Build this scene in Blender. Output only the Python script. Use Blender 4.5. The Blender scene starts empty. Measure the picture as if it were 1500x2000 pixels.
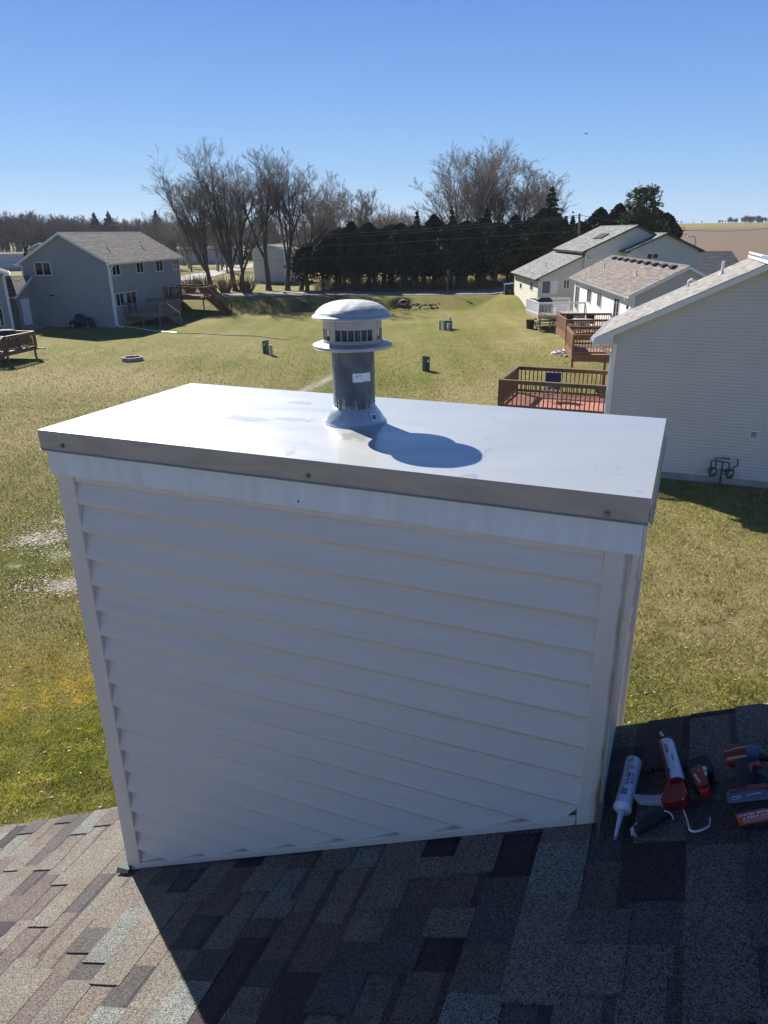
import bpy, math, random
import numpy as np
from mathutils import Vector, Matrix
rnd = random.Random(7)
C = bpy.context.scene.collection
sc = bpy.context.scene
R_ = math.radians

# ---------------------------------------------------------------- camera
PITCH, ROLL, FPX, CAMZ = R_(21.0925), R_(-0.7546), 1419.75, 7.6
F_ = np.array([0, math.cos(PITCH), -math.sin(PITCH)])
_U = np.array([0, math.sin(PITCH), math.cos(PITCH)]); _R = np.array([1., 0, 0])
R2 = _R*math.cos(ROLL)+_U*math.sin(ROLL); U2 = -_R*math.sin(ROLL)+_U*math.cos(ROLL)
cam = bpy.data.cameras.new('camera'); camo = bpy.data.objects.new('camera', cam); C.objects.link(camo)
cam.sensor_fit = 'VERTICAL'; cam.sensor_height = 36; cam.lens = FPX/2000*36
cam.clip_start = 0.05; cam.clip_end = 6000
M = Matrix.Identity(4)
for i in range(3):
    M[i][0] = R2[i]; M[i][1] = U2[i]; M[i][2] = -F_[i]
M[2][3] = CAMZ
camo.matrix_world = M
sc.camera = camo

# ---------------------------------------------------------------- sky, sun, exposure
SUN_AZ, SUN_EL = 328.5, 36.0           # compass style: 0 = +Y, clockwise
w = bpy.data.worlds.new('World'); sc.world = w; w.use_nodes = True
nt = w.node_tree; bg = nt.nodes['Background']
sky = nt.nodes.new('ShaderNodeTexSky'); sky.sky_type = 'NISHITA'; sky.sun_disc = False
sky.sun_elevation = R_(SUN_EL); sky.sun_rotation = R_(SUN_AZ)
sky.altitude = 300; sky.air_density = 1.0; sky.dust_density = 0.15; sky.ozone_density = 3.5
# clear, evenly blue late winter sky: the physical sky blended with a height gradient of the same brightness
wtc = nt.nodes.new('ShaderNodeTexCoord'); wse = nt.nodes.new('ShaderNodeSeparateXYZ'); nt.links.new(wtc.outputs['Generated'], wse.inputs[0])
wrp = nt.nodes.new('ShaderNodeValToRGB'); nt.links.new(wse.outputs[2], wrp.inputs[0]); cr = wrp.color_ramp
cr.elements[0].position = 0.0; cr.elements[0].color = (.42, .62, .88, 1); cr.elements[1].position = 1.0; cr.elements[1].color = (.010, .035, .16, 1)
for q, c in ((.03, (.385, .59, .88)), (.075, (.28, .51, .86)), (.145, (.205, .405, .83)), (.245, (.125, .29, .74)), (.45, (.045, .13, .40))):
    e = cr.elements.new(q); e.color = (*c, 1)
wsc = nt.nodes.new('ShaderNodeMix'); wsc.data_type = 'RGBA'; wsc.blend_type = 'MULTIPLY'; wsc.inputs[0].default_value = 1
nt.links.new(wrp.outputs[0], wsc.inputs[6]); wsc.inputs[7].default_value = (6.2, 6.2, 6.2, 1); wsc.clamp_result = False
wmx = nt.nodes.new('ShaderNodeMix'); wmx.data_type = 'RGBA'; wmx.inputs[0].default_value = .9
nt.links.new(sky.outputs[0], wmx.inputs[6]); nt.links.new(wsc.outputs[2], wmx.inputs[7]); nt.links.new(wmx.outputs[2], bg.inputs[0]); bg.inputs[1].default_value = 0.085
sun = bpy.data.lights.new('sun', 'SUN'); sun.energy = 5.0; sun.angle = R_(0.5); sun.color = (1, .955, .88)
so = bpy.data.objects.new('sun', sun); C.objects.link(so)
sdir = Vector((math.sin(R_(SUN_AZ))*math.cos(R_(SUN_EL)), math.cos(R_(SUN_AZ))*math.cos(R_(SUN_EL)), math.sin(R_(SUN_EL))))
so.rotation_euler = (-sdir).to_track_quat('-Z', 'Y').to_euler(); so.location = (0, 0, 40)
sc.view_settings.view_transform = 'Standard'; sc.view_settings.look = 'None'
sc.view_settings.exposure = 0.9; sc.view_settings.gamma = 1.0

# ---------------------------------------------------------------- helpers
def ray(x, y): return F_+R2*(x-750)/FPX+U2*(1000-y)/FPX
def G(x, y, z=0.0):
    d = ray(x, y); P = d*((z-CAMZ)/d[2]); return np.array([P[0], P[1], z])
def hp(x, y, P0, n):                      # pixel -> point on a plane through P0 (world) with normal n
    d = ray(x, y); o = np.array([0, 0, CAMZ]); t = ((np.array(P0)-o)@np.array(n))/(d@np.array(n)); return o+d*t
def tag(o, label=None, cat=None, group=None, kind=None):
    if label: o['label'] = label
    if cat: o['category'] = cat
    if group: o['group'] = group
    if kind: o['kind'] = kind
    return o
def thing(name, label, cat, loc=(0, 0, 0), rz=0.0, group=None):
    o = bpy.data.objects.new(name, None); C.objects.link(o); o.empty_display_size = .2
    o.location = loc; o.rotation_euler = (0, 0, rz); return tag(o, label, cat, group)
def copy_tree(o, parent=None):
    c = o.copy(); C.objects.link(c)
    if parent: c.parent = parent
    for ch in list(o.children): copy_tree(ch, c)
    return c
def link_mesh(name, me, mat, parent=None, smooth=False):
    ob = bpy.data.objects.new(name, me); C.objects.link(ob)
    if mat: me.materials.append(mat)
    if parent: ob.parent = parent
    if smooth: me.polygons.foreach_set('use_smooth', [True]*len(me.polygons))
    return ob
def nrm(v): v = np.array(v, float); return v/np.linalg.norm(v)

class MB:
    def __init__(s): s.v = []; s.f = []; s.c = []
    def add(s, vs, fs, col=None):
        b = len(s.v); s.v += [tuple(map(float, p)) for p in vs]; s.f += [tuple(b+i for i in f) for f in fs]
        s.c += [col or (1, 1, 1, 1)]*len(fs); return s
    def box(s, a, b, col=None):
        x0, y0, z0 = a; x1, y1, z1 = b
        vs = [(x0,y0,z0),(x1,y0,z0),(x1,y1,z0),(x0,y1,z0),(x0,y0,z1),(x1,y0,z1),(x1,y1,z1),(x0,y1,z1)]
        return s.add(vs, [(0,3,2,1),(4,5,6,7),(0,1,5,4),(1,2,6,5),(2,3,7,6),(3,0,4,7)], col)
    def fbox(s, o, ax, ay, az, a, b, col=None):     # box in a frame
        o = np.array(o, float); ax, ay, az = map(np.array, (ax, ay, az))
        vs = []
        for z in (a[2], b[2]):
            for x, y in ((a[0], a[1]), (b[0], a[1]), (b[0], b[1]), (a[0], b[1])): vs.append(o+ax*x+ay*y+az*z)
        return s.add(vs, [(0,3,2,1),(4,5,6,7),(0,1,5,4),(1,2,6,5),(2,3,7,6),(3,0,4,7)], col)
    def bar(s, p, q, wd, h, up=(0, 0, 1)):
        p = np.array(p, float); q = np.array(q, float); d = nrm(q-p)
        u = np.array(up, float); sd = np.cross(d, u)
        if np.linalg.norm(sd) < 1e-4: sd = np.cross(d, (1, 0, 0))
        sd = nrm(sd); uu = np.cross(sd, d); L = np.linalg.norm(q-p)
        return s.fbox(p, d, sd, uu, (0, -wd/2, -h/2), (L, wd/2, h/2))
    def tube(s, pts, r, n=8, cap=True):
        pts = [np.array(p, float) for p in pts]; rs = r if isinstance(r, (list, tuple)) else [r]*len(pts)
        prev = None; base = len(s.v); vs = []; fs = []
        for i, p in enumerate(pts):
            d = nrm(pts[min(i+1, len(pts)-1)]-pts[max(i-1, 0)])
            if prev is None:
                a = np.cross(d, (0, 0, 1)); a = nrm(np.cross(d, (1, 0, 0)) if np.linalg.norm(a) < .05 else a)
            else: a = nrm(prev-d*(prev@d))
            prev = a; b = np.cross(d, a)
            for k in range(n):
                t = 2*math.pi*k/n; vs.append(p+(a*math.cos(t)+b*math.sin(t))*rs[i])
        for i in range(len(pts)-1):
            for k in range(n): fs.append((i*n+k, i*n+(k+1) % n, (i+1)*n+(k+1) % n, (i+1)*n+k))
        if cap: fs.append(tuple(range(n-1, -1, -1))); fs.append(tuple((len(pts)-1)*n+k for k in range(n)))
        return s.add(vs, fs)
    def lathe(s, prof, n=48, o=(0, 0, 0)):           # prof = [(r, z)]
        vs = []; fs = []
        for r, z in prof:
            for k in range(n):
                t = 2*math.pi*k/n; vs.append((o[0]+r*math.cos(t), o[1]+r*math.sin(t), o[2]+z))
        for i in range(len(prof)-1):
            for k in range(n): fs.append((i*n+k, i*n+(k+1) % n, (i+1)*n+(k+1) % n, (i+1)*n+k))
        return s.add(vs, fs)
    def prism(s, poly, off):                          # planar polygon (3D pts) extruded by off
        n = len(poly); off = np.array(off, float); a = [np.array(p, float) for p in poly]; b = [p+off for p in a]
        return s.add(a+b, [tuple(range(n-1, -1, -1)), tuple(range(n, 2*n))]+[(i, (i+1) % n, n+(i+1) % n, n+i) for i in range(n)])
    def build(s, name, mat, parent=None, smooth=False, bevel=0, attr=False):
        me = bpy.data.meshes.new(name); me.from_pydata(s.v, [], s.f)
        if attr:
            a = me.attributes.new('tint', 'FLOAT_COLOR', 'FACE'); a.data.foreach_set('color', np.array(s.c, dtype=np.float32).ravel())
        me.validate(); me.update()
        ob = link_mesh(name, me, mat, parent, smooth)
        if smooth:
            me.set_sharp_from_angle(angle=R_(38))
        if bevel:
            m = ob.modifiers.new('bevel', 'BEVEL'); m.width = bevel; m.segments = 2; m.limit_method = 'ANGLE'; m.angle_limit = R_(35)
        return ob

# ---------------------------------------------------------------- materials
def mat(name, col, rough=.6, metal=0., var=0., vscale=3., bump=0., bscale=40., stretch=None, spec=.5, col2=None, coat=0., attr=None, speck=0., coords='Object'):
    m = bpy.data.materials.new(name); m.use_nodes = True; t = m.node_tree; N = t.nodes; L = t.links
    p = N['Principled BSDF']; p.inputs['Base Color'].default_value = (*col, 1); p.inputs['Roughness'].default_value = rough
    p.inputs['Metallic'].default_value = metal; p.inputs['Specular IOR Level'].default_value = spec
    if coat: p.inputs['Coat Weight'].default_value = coat; p.inputs['Coat Roughness'].default_value = .05
    tc = N.new('ShaderNodeTexCoord'); mp = N.new('ShaderNodeMapping'); L.new(tc.outputs[coords], mp.inputs[0])
    if stretch: mp.inputs['Scale'].default_value = stretch
    out = None
    if attr:
        at = N.new('ShaderNodeAttribute'); at.attribute_name = attr; out = at.outputs['Color']
    if var or col2:
        nz = N.new('ShaderNodeTexNoise'); nz.inputs['Scale'].default_value = vscale; nz.inputs['Detail'].default_value = 6
        nz.inputs['Roughness'].default_value = .6; L.new(mp.outputs[0], nz.inputs[0])
        rp = N.new('ShaderNodeValToRGB'); rp.color_ramp.elements[0].position = .3; rp.color_ramp.elements[1].position = .7
        c2 = col2 or tuple(min(1, c*(1+var)) for c in col); c1 = col if col2 else tuple(c*(1-var) for c in col)
        rp.color_ramp.elements[0].color = (*c1, 1); rp.color_ramp.elements[1].color = (*c2, 1); L.new(nz.outputs[0], rp.inputs[0])
        if out:
            mx = N.new('ShaderNodeMix'); mx.data_type = 'RGBA'; mx.blend_type = 'MULTIPLY'; mx.inputs[0].default_value = 1
            L.new(out, mx.inputs[6]); L.new(rp.outputs[0], mx.inputs[7]); out = mx.outputs[2]
        else: out = rp.outputs[0]
    if speck:
        vz = N.new('ShaderNodeTexVoronoi'); vz.inputs['Scale'].default_value = speck; L.new(tc.outputs[coords], vz.inputs[0])
        sr = N.new('ShaderNodeSeparateColor'); L.new(vz.outputs['Color'], sr.inputs[0])
        r2 = N.new('ShaderNodeMapRange'); r2.inputs[1].default_value = 0; r2.inputs[2].default_value = 1; r2.inputs[3].default_value = .2; r2.inputs[4].default_value = 2.0
        L.new(sr.outputs[0], r2.inputs[0])
        mx = N.new('ShaderNodeMix'); mx.data_type = 'RGBA'; mx.blend_type = 'MULTIPLY'; mx.inputs[0].default_value = 1
        if out: L.new(out, mx.inputs[6])
        else: mx.inputs[6].default_value = (*col, 1)
        cmb = N.new('ShaderNodeCombineColor')
        for k in range(3): L.new(r2.outputs[0], cmb.inputs[k])
        L.new(cmb.outputs[0], mx.inputs[7]); out = mx.outputs[2]
    if out: L.new(out, p.inputs['Base Color'])
    if bump:
        b = N.new('ShaderNodeTexNoise'); b.inputs['Scale'].default_value = bscale; b.inputs['Detail'].default_value = 4; L.new(mp.outputs[0], b.inputs[0])
        bp = N.new('ShaderNodeBump'); bp.inputs['Strength'].default_value = bump; bp.inputs['Distance'].default_value = .01
        L.new(b.outputs[0], bp.inputs['Height']); L.new(bp.outputs[0], p.inputs['Normal'])
    return m

MT = {}
MT['siding_near'] = mat('taupe vinyl siding', (.72, .66, .585), .45, var=.05, vscale=1.2, bump=.25, bscale=14, stretch=(1, 1, 14))
MT['trim_near'] = mat('taupe vinyl trim', (.70, .645, .57), .42, var=.05, vscale=2, bump=.2, bscale=30, stretch=(6, 6, .6))
MT['fascia_near'] = mat('pale grey wrapped fascia', (.72, .74, .76), .38, var=.07, vscale=5, stretch=(5, 5, .6), bump=.06, bscale=20)
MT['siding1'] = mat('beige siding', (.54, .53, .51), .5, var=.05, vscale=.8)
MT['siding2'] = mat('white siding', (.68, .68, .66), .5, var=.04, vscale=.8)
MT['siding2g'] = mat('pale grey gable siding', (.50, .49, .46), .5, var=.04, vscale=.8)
MT['siding3'] = mat('cream siding', (.62, .60, .49), .5, var=.05, vscale=.8)
MT['siding4'] = mat('slate grey siding', (.29, .295, .28), .55, var=.06, vscale=.8)
MT['siding5'] = mat('grey taupe siding', (.30, .295, .28), .55, var=.06, vscale=.8)
MT['white'] = mat('white painted trim', (.74, .75, .77), .4, var=.03)
MT['trim_shade'] = mat('shade tinted white trim', (.62, .65, .68), .45, var=.04)  # white trim with the shade of the near right wall put into its colour
MT['green_trim'] = mat('dark green trim', (.02, .05, .045), .4)
MT['glass'] = mat('dark window glass', (.012, .015, .02), .04, spec=.7)
MT['curtain'] = mat('curtain behind glass', (.3, .3, .3), .2, var=.4, vscale=8)
MT['concrete'] = mat('concrete foundation', (.33, .32, .30), .9, var=.2, vscale=3, bump=.3)
MT['shingle_near'] = mat('granule shingles', (.4, .4, .4), .8, attr='tint', var=.12, vscale=6, bump=.9, bscale=260, speck=330, spec=.5)
MT['shingle_near'].node_tree.nodes['Color Ramp'].color_ramp.elements[0].color = (.86, .86, .86, 1)
MT['shingle_near'].node_tree.nodes['Color Ramp'].color_ramp.elements[1].color = (1.12, 1.1, 1.08, 1)
MT['shingle_near'].node_tree.nodes['Principled BSDF'].inputs['IOR'].default_value = 1.5
MT['shingle'] = mat('weathered shingles', (.4, .4, .4), .95, attr='tint', var=.1, vscale=1.3, spec=.2, bump=.4, bscale=60)
MT['shingle'].node_tree.nodes['Color Ramp'].color_ramp.elements[0].color = (.85, .85, .85, 1)
MT['shingle'].node_tree.nodes['Color Ramp'].color_ramp.elements[1].color = (1.12, 1.1, 1.08, 1)
MT['wood_brown'] = mat('red brown deck stain', (.20, .09, .048), .6, var=.3, vscale=3, bump=.3, stretch=(1, 1, .2))
MT['wood_olive'] = mat('brown deck railing stain', (.14, .085, .045), .6, var=.25, vscale=3, bump=.3)
MT['deck_red'] = mat('sun faded red deck boards', (.36, .14, .10), .75, var=.2, vscale=4)
MT['deck_tan'] = mat('tan deck boards', (.33, .17, .11), .75, var=.2, vscale=4)
MT['deck_pale'] = mat('pale composite boards', (.36, .27, .22), .75, var=.15, vscale=4)
MT['wood_grey'] = mat('weathered grey wood', (.19, .17, .155), .8, var=.25, vscale=4)
MT['rail_white'] = mat('white railing', (.72, .74, .76), .4)
MT['bark'] = mat('grey brown bark', (.10, .088, .077), .9, var=.35, vscale=2, bump=.5, bscale=6, spec=.2)
MT['twig'] = mat('bare twigs', (.17, .145, .125), .9, var=.3, vscale=.4, spec=.1)
MT['woods'] = mat('distant woods', (.115, .085, .075), .95, var=.3, vscale=.1, spec=.1)
MT['cedar'] = mat('dark cedar foliage', (.024, .029, .013), .8, col2=(.072, .068, .032), vscale=.9, spec=.2)
MT['spruce'] = mat('spruce foliage', (.022, .034, .016), .8, col2=(.05, .06, .03), vscale=1.1, spec=.2)
MT['pine'] = mat('pine foliage', (.05, .075, .02), .8, col2=(.10, .13, .04), vscale=1.0, spec=.2)
MT['brush'] = mat('dry brush twigs', (.20, .14, .09), .9, var=.3, vscale=1)
MT['util_green'] = mat('green utility enamel', (.10, .15, .12), .45, var=.15, vscale=4)
MT['util_dark'] = mat('dark green utility enamel', (.04, .065, .05), .45, var=.15, vscale=4)
MT['util_pale'] = mat('pale utility plastic', (.36, .39, .34), .5, var=.1)
MT['black'] = mat('black plastic', (.012, .012, .014), .5)
MT['blackrub'] = mat('matt black rubber', (.018, .02, .024), .7, var=.3, vscale=30, bump=.2, bscale=200)
MT['navy'] = mat('navy fabric', (.015, .03, .10), .8, var=.2, vscale=10)
MT['cover'] = mat('dark blue cover', (.015, .02, .035), .7, var=.4, vscale=6, bump=.5, bscale=5)
MT['steel'] = mat('bright steel', (.6, .62, .65), .2, metal=1)
MT['screw'] = mat('dull zinc screw', (.22, .23, .25), .4, metal=.7)
MT['road'] = mat('grey asphalt road', (.20, .195, .185), .9, var=.15, vscale=1.5, bump=.3)
MT['gravel'] = mat('pale gravel drive', (.36, .34, .31), .95, var=.2, vscale=1)
MT['pole'] = mat('weathered pole wood', (.17, .14, .12), .9, var=.2)
MT['wire'] = mat('power cable', (.12, .12, .12), .5)
MT['red_tool'] = mat('red tool enamel', (.22, .012, .018), .35, var=.12, vscale=30, coat=.2)
MT['red_bright'] = mat('bright red plastic', (.50, .02, .02), .35)
MT['tube_white'] = mat('white tube plastic', (.78, .80, .84), .3, var=.03)
MT['tube_nozzle'] = mat('milky nozzle plastic', (.62, .66, .70), .35, var=.12, vscale=60)
MT['grey_tool'] = mat('grey cast handle', (.36, .38, .42), .4, var=.08, vscale=20)
MT['ink'] = mat('dark blue print', (.01, .012, .09), .5)
MT['ink_white'] = mat('white print', (.75, .75, .75), .5)
MT['stone'] = mat('pale stone', (.30, .275, .235), .9, var=.3, vscale=5, bump=.5)
MT['conc_pipe'] = mat('concrete pipe', (.22, .20, .18), .9, var=.2)
MT['plastic_blue'] = mat('blue plastic', (.05, .16, .4), .5)
MT['bag'] = mat('white plastic bag', (.6, .6, .62), .5, bump=.6, bscale=12)
MT['mobile'] = mat('pale metal siding', (.50, .51, .52), .5, var=.08)
MT['tin'] = mat('light sheet roof', (.55, .55, .55), .5, var=.1)
MT['vent_grey'] = mat('grey louvre', (.10, .13, .19), .6)

# aged galvanised / stainless cap metals
def metal_mat(name, col, rough, metal=.85, smear=.12, sscale=2.5, stretch=(1, 3, 1), bump=.06, bscale=3., col2=None, drips=0):
    m = mat(name, col, rough, metal)
    t = m.node_tree; N = t.nodes; L = t.links; p = N['Principled BSDF']
    tc = N['Texture Coordinate']; mp = N['Mapping']; mp.inputs['Scale'].default_value = stretch
    nz = N.new('ShaderNodeTexNoise'); nz.inputs['Scale'].default_value = sscale; nz.inputs['Detail'].default_value = 8; nz.inputs['Distortion'].default_value = .6
    L.new(mp.outputs[0], nz.inputs[0])
    mr = N.new('ShaderNodeMapRange'); mr.inputs[1].default_value = .3; mr.inputs[2].default_value = .75
    mr.inputs[3].default_value = rough-smear*.5; mr.inputs[4].default_value = rough+smear; L.new(nz.outputs[0], mr.inputs[0]); L.new(mr.outputs[0], p.inputs['Roughness'])
    rp = N.new('ShaderNodeValToRGB'); L.new(nz.outputs[0], rp.inputs[0]); rp.color_ramp.elements[0].position = .35; rp.color_ramp.elements[1].position = .72
    c2 = col2 or tuple(c*.86 for c in col)
    rp.color_ramp.elements[0].color = (*col, 1); rp.color_ramp.elements[1].color = (*c2, 1); L.new(rp.outputs[0], p.inputs['Base Color'])
    b = N.new('ShaderNodeTexNoise'); b.inputs['Scale'].default_value = bscale; b.inputs['Detail'].default_value = 2; L.new(mp.outputs[0], b.inputs[0])
    bp = N.new('ShaderNodeBump'); bp.inputs['Strength'].default_value = bump; bp.inputs['Distance'].default_value = .02
    L.new(b.outputs[0], bp.inputs['Height']); L.new(bp.outputs[0], p.inputs['Normal'])
    return m
MT['cap_top'] = metal_mat('brushed cap steel', (.49, .505, .495), .43, .42, smear=.07, bump=.12, col2=(.43, .445, .44))
MT['cap_top'].node_tree.nodes['Principled BSDF'].inputs['Coat Weight'].default_value = .6; MT['cap_top'].node_tree.nodes['Principled BSDF'].inputs['Coat Roughness'].default_value = .06
def add_stain(m, spots):
    t = m.node_tree; N = t.nodes; L = t.links; p = N['Principled BSDF']; tc = N['Texture Coordinate']; acc = None
    nz = N.new('ShaderNodeTexNoise'); nz.inputs['Scale'].default_value = 14; nz.inputs['Detail'].default_value = 7; nz.inputs['Distortion'].default_value = 1.2; L.new(tc.outputs['Object'], nz.inputs[0])
    for (x, y, rx, ry) in spots:
        mp = N.new('ShaderNodeMapping'); mp.inputs['Location'].default_value = (-x/rx, -y/ry, 0); mp.inputs['Scale'].default_value = (1/rx, 1/ry, 0); L.new(tc.outputs['Object'], mp.inputs[0])
        ln = N.new('ShaderNodeVectorMath'); ln.operation = 'LENGTH'; L.new(mp.outputs[0], ln.inputs[0])
        mr = N.new('ShaderNodeMapRange'); mr.inputs[1].default_value = 0; mr.inputs[2].default_value = 1; mr.inputs[3].default_value = .40; mr.inputs[4].default_value = 0; L.new(ln.outputs['Value'], mr.inputs[0])
        if acc is None: acc = mr.outputs[0]
        else:
            a = N.new('ShaderNodeMath'); a.operation = 'MAXIMUM'; L.new(acc, a.inputs[0]); L.new(mr.outputs[0], a.inputs[1]); acc = a.outputs[0]
    a = N.new('ShaderNodeMath'); a.operation = 'ADD'; L.new(acc, a.inputs[0]); L.new(nz.outputs[0], a.inputs[1])
    rp = N.new('ShaderNodeValToRGB'); rp.color_ramp.elements[0].position = .66; rp.color_ramp.elements[1].position = .74; L.new(a.outputs[0], rp.inputs[0])
    src = p.inputs['Base Color'].links[0].from_socket; mx = N.new('ShaderNodeMix'); mx.data_type = 'RGBA'
    f = N.new('ShaderNodeMath'); f.operation = 'MULTIPLY'; f.inputs[1].default_value = .5; L.new(rp.outputs[0], f.inputs[0])
    L.new(f.outputs[0], mx.inputs[0]); L.new(src, mx.inputs[6]); mx.inputs[7].default_value = (.24, .24, .235, 1); L.new(mx.outputs[2], p.inputs['Base Color'])
add_stain(MT['cap_top'], [(-1.36, .36, .16, .06), (-1.20, .42, .14, .05), (-1.30, .66, .10, .04), (-.9, .28, .10, .10)])
MT['cap_edge'] = metal_mat('dull folded steel', (.47, .39, .30), .55, .3, sscale=5, stretch=(1, 1, 5), bump=.04)
MT['dome'] = metal_mat('pale galvanised dome', (.50, .53, .50), .55, .2, sscale=16, stretch=(1, 1, 1), bump=.3, bscale=14, col2=(.40, .44, .42))
MT['cage'] = metal_mat('galvanised band', (.44, .42, .42), .45, .4, sscale=12, stretch=(1, 1, 1))
MT['flue'] = metal_mat('oxidised flue pipe', (.155, .165, .185), .5, .45, sscale=9, stretch=(2, 2, 1.2), col2=(.09, .10, .12), bump=.2, bscale=30)
MT['collar'] = metal_mat('galvanised storm collar', (.52, .55, .58), .35, .5, sscale=14, stretch=(1, 1, 1), bump=.4, bscale=12)
# white run marks on the flue
def add_streaks(m, base_z0, base_z1):
    t = m.node_tree; N = t.nodes; L = t.links; p = N['Principled BSDF']; src = p.inputs['Base Color'].links[0].from_socket
    tc = N['Texture Coordinate']; mp = N.new('ShaderNodeMapping'); mp.inputs['Scale'].default_value = (120, 120, 1.5); L.new(tc.outputs['Object'], mp.inputs[0])
    nz = N.new('ShaderNodeTexNoise'); nz.inputs['Scale'].default_value = 1.4; nz.inputs['Detail'].default_value = 5; L.new(mp.outputs[0], nz.inputs[0])
    se = N.new('ShaderNodeSeparateXYZ'); L.new(tc.outputs['Object'], se.inputs[0])
    mr = N.new('ShaderNodeMapRange'); mr.inputs[1].default_value = base_z0; mr.inputs[2].default_value = base_z1; mr.inputs[3].default_value = .16; mr.inputs[4].default_value = 0
    L.new(se.outputs[2], mr.inputs[0])
    ad = N.new('ShaderNodeMath'); ad.operation = 'ADD'; L.new(nz.outputs[0], ad.inputs[0]); L.new(mr.outputs[0], ad.inputs[1])
    rp = N.new('ShaderNodeValToRGB'); rp.color_ramp.elements[0].position = .65; rp.color_ramp.elements[1].position = .68
    L.new(ad.outputs[0], rp.inputs[0])
    mx = N.new('ShaderNodeMix'); mx.data_type = 'RGBA'; L.new(rp.outputs[0], mx.inputs[0]); L.new(src, mx.inputs[6]); mx.inputs[7].default_value = (.5, .51, .52, 1)
    L.new(mx.outputs[2], p.inputs['Base Color'])
    m2 = N.new('ShaderNodeMath'); m2.operation = 'SUBTRACT'; m2.inputs[0].default_value = .55; m2.use_clamp = True
    L.new(rp.outputs[0], m2.inputs[1]); L.new(m2.outputs[0], p.inputs['Metallic'])
add_streaks(MT['flue'], .05, .10)

# ---------------------------------------------------------------- terrain
def sm(t): t = np.clip(t, 0, 1); return t*t*(3-2*t)
ROADZ = 1.1
def hgt(x, y):
    x = np.asarray(x, float); y = np.asarray(y, float)
    gc = np.exp(-((x+8.2)/1.5)**4)+np.exp(-((x-2.35)/1.5)**4)
    bank = ROADZ*sm((y-75.5-3.9*gc)/(6-4.6*gc))
    right = .2*sm((x-7)/4)*sm((y-38)/9) + 1.15*sm((x-9)/5)*sm((y-68)/9)
    z = np.maximum(bank, np.minimum(right, 1.45))
    # shallow swale running down the yards towards the culverts
    cx = np.interp(y, [0, 18, 37, 42, 60, 80], [-11, -8.6, -4.7, -2.8, 0, 2.7])
    z = z - .22*np.exp(-((x-cx)/3.2)**2)*(1-sm((y-70)/8))*sm((y-2)/10)
    far = sm((y-120)/60)
    z = z + 9.0*sm((y-150)/420)*sm((x-60)/110)
    z = z + 1.2*sm((y-150)/200)*(1-sm((x-20)/60))
    return z+.05*np.sin(x*.31+1)*np.sin(y*.27)
xs = np.concatenate([np.linspace(-900, -120, 24), np.linspace(-110, -34, 30), np.linspace(-33, 30, 200), np.linspace(31, 120, 50), np.linspace(130, 1500, 50)])
ys = np.concatenate([np.linspace(-300, -12, 10), np.linspace(-10, 2, 8), np.linspace(2.3, 60, 190), np.linspace(60.5, 110, 100), np.linspace(112, 260, 50), np.linspace(270, 2600, 60)])
X, Y = np.meshgrid(xs, ys); Z = hgt(X, Y)
me = bpy.data.meshes.new('ground')
nv = X.size; nx, ny = len(xs), len(ys)
idx = np.arange(nv).reshape(ny, nx)
fa = np.stack([idx[:-1, :-1], idx[:-1, 1:], idx[1:, 1:], idx[1:, :-1]], -1).reshape(-1, 4)
me.from_pydata(np.stack([X.ravel(), Y.ravel(), Z.ravel()], 1).tolist(), [], fa.tolist())
def segd(x, y, pts):
    d = np.full(x.shape, 1e9)
    for (a, b) in zip(pts[:-1], pts[1:]):
        a = np.array(a); b = np.array(b); v = b-a; t = np.clip(((x-a[0])*v[0]+(y-a[1])*v[1])/(v@v), 0, 1)
        d = np.minimum(d, np.hypot(x-a[0]-t*v[0], y-a[1]-t*v[1]))
    return d
pathpts = [G(662, 722)[:2], G(625, 741)[:2], G(572, 764)[:2], G(480, 800)[:2], G(380, 840)[:2]]
def bare_mask(x, y):
    b = .95*np.clip(1.25-segd(x, y, pathpts)/.62, 0, 1)
    for px, py, r in ((85, 1042, .62), (60, 1045, .35), (118, 1072, .35), (135, 1132, .5), (30, 1092, .25), (118, 1010, .3), (100, 1140, .25)):
        g = G(px, py); b = np.maximum(b, np.clip(1.35-np.hypot((x-g[0])/1.35, y-g[1])/r, 0, .95))
    for px, py, r in ((800, 625, 2.6), (596, 612, 1.6)):
        g = G(px, py); b = np.maximum(b, .62*np.clip(1.3-np.hypot((x-g[0])/1.2, y-g[1])/r, 0, 1))
    return b
bm = bare_mask(X.ravel(), Y.ravel())
def green_mask(x, y):
    gm = np.zeros(x.shape)
    g0 = G(170, 1330); gm = gm-.0
    # greener bands of lawn, drier patches
    for px, py, rx, ry, s in ((100, 1500, 3.5, 1.8, .5), (60, 1120, 3, 1.2, .35), (120, 1080, 2.2, 1.6, .5), (560, 640, 14, 7, .35), (700, 720, 3.5, 12, .55), (820, 745, 2.5, 5, .4),
                              (900, 650, 5, 7, .35), (900, 600, 9, 8, .25), (420, 720, 6, 3, .3), (1330, 1380, 3, 2, .3), (250, 620, 14, 5, .2)):
        g = G(px, py); gm = np.maximum(gm, s*np.exp(-((x-g[0])/rx)**2-((y-g[1])/ry)**2))
    for px, py, rx, ry, s in ((950, 770, 3.5, 3.5, .6), (180, 740, 9, 3.5, .45), (60, 850, 5, 3, .5), (1000, 650, 3, 8, .2), (1380, 1150, 4, 4, .35)):
        g = G(px, py); gm = gm-s*np.exp(-((x-g[0])/rx)**2-((y-g[1])/ry)**2)
    return gm
gmk = green_mask(X.ravel(), Y.ravel())
field = sm((X.ravel()-70)/3)*sm((Y.ravel()-140)/4)*(1-sm((Z.ravel()-7.6)/.15))
a = me.attributes.new('mask', 'FLOAT_COLOR', 'POINT')
a.data.foreach_set('color', np.stack([bm, gmk*.5+.5, field, np.ones(nv)], 1).astype(np.float32).ravel())
me.update()
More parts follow.
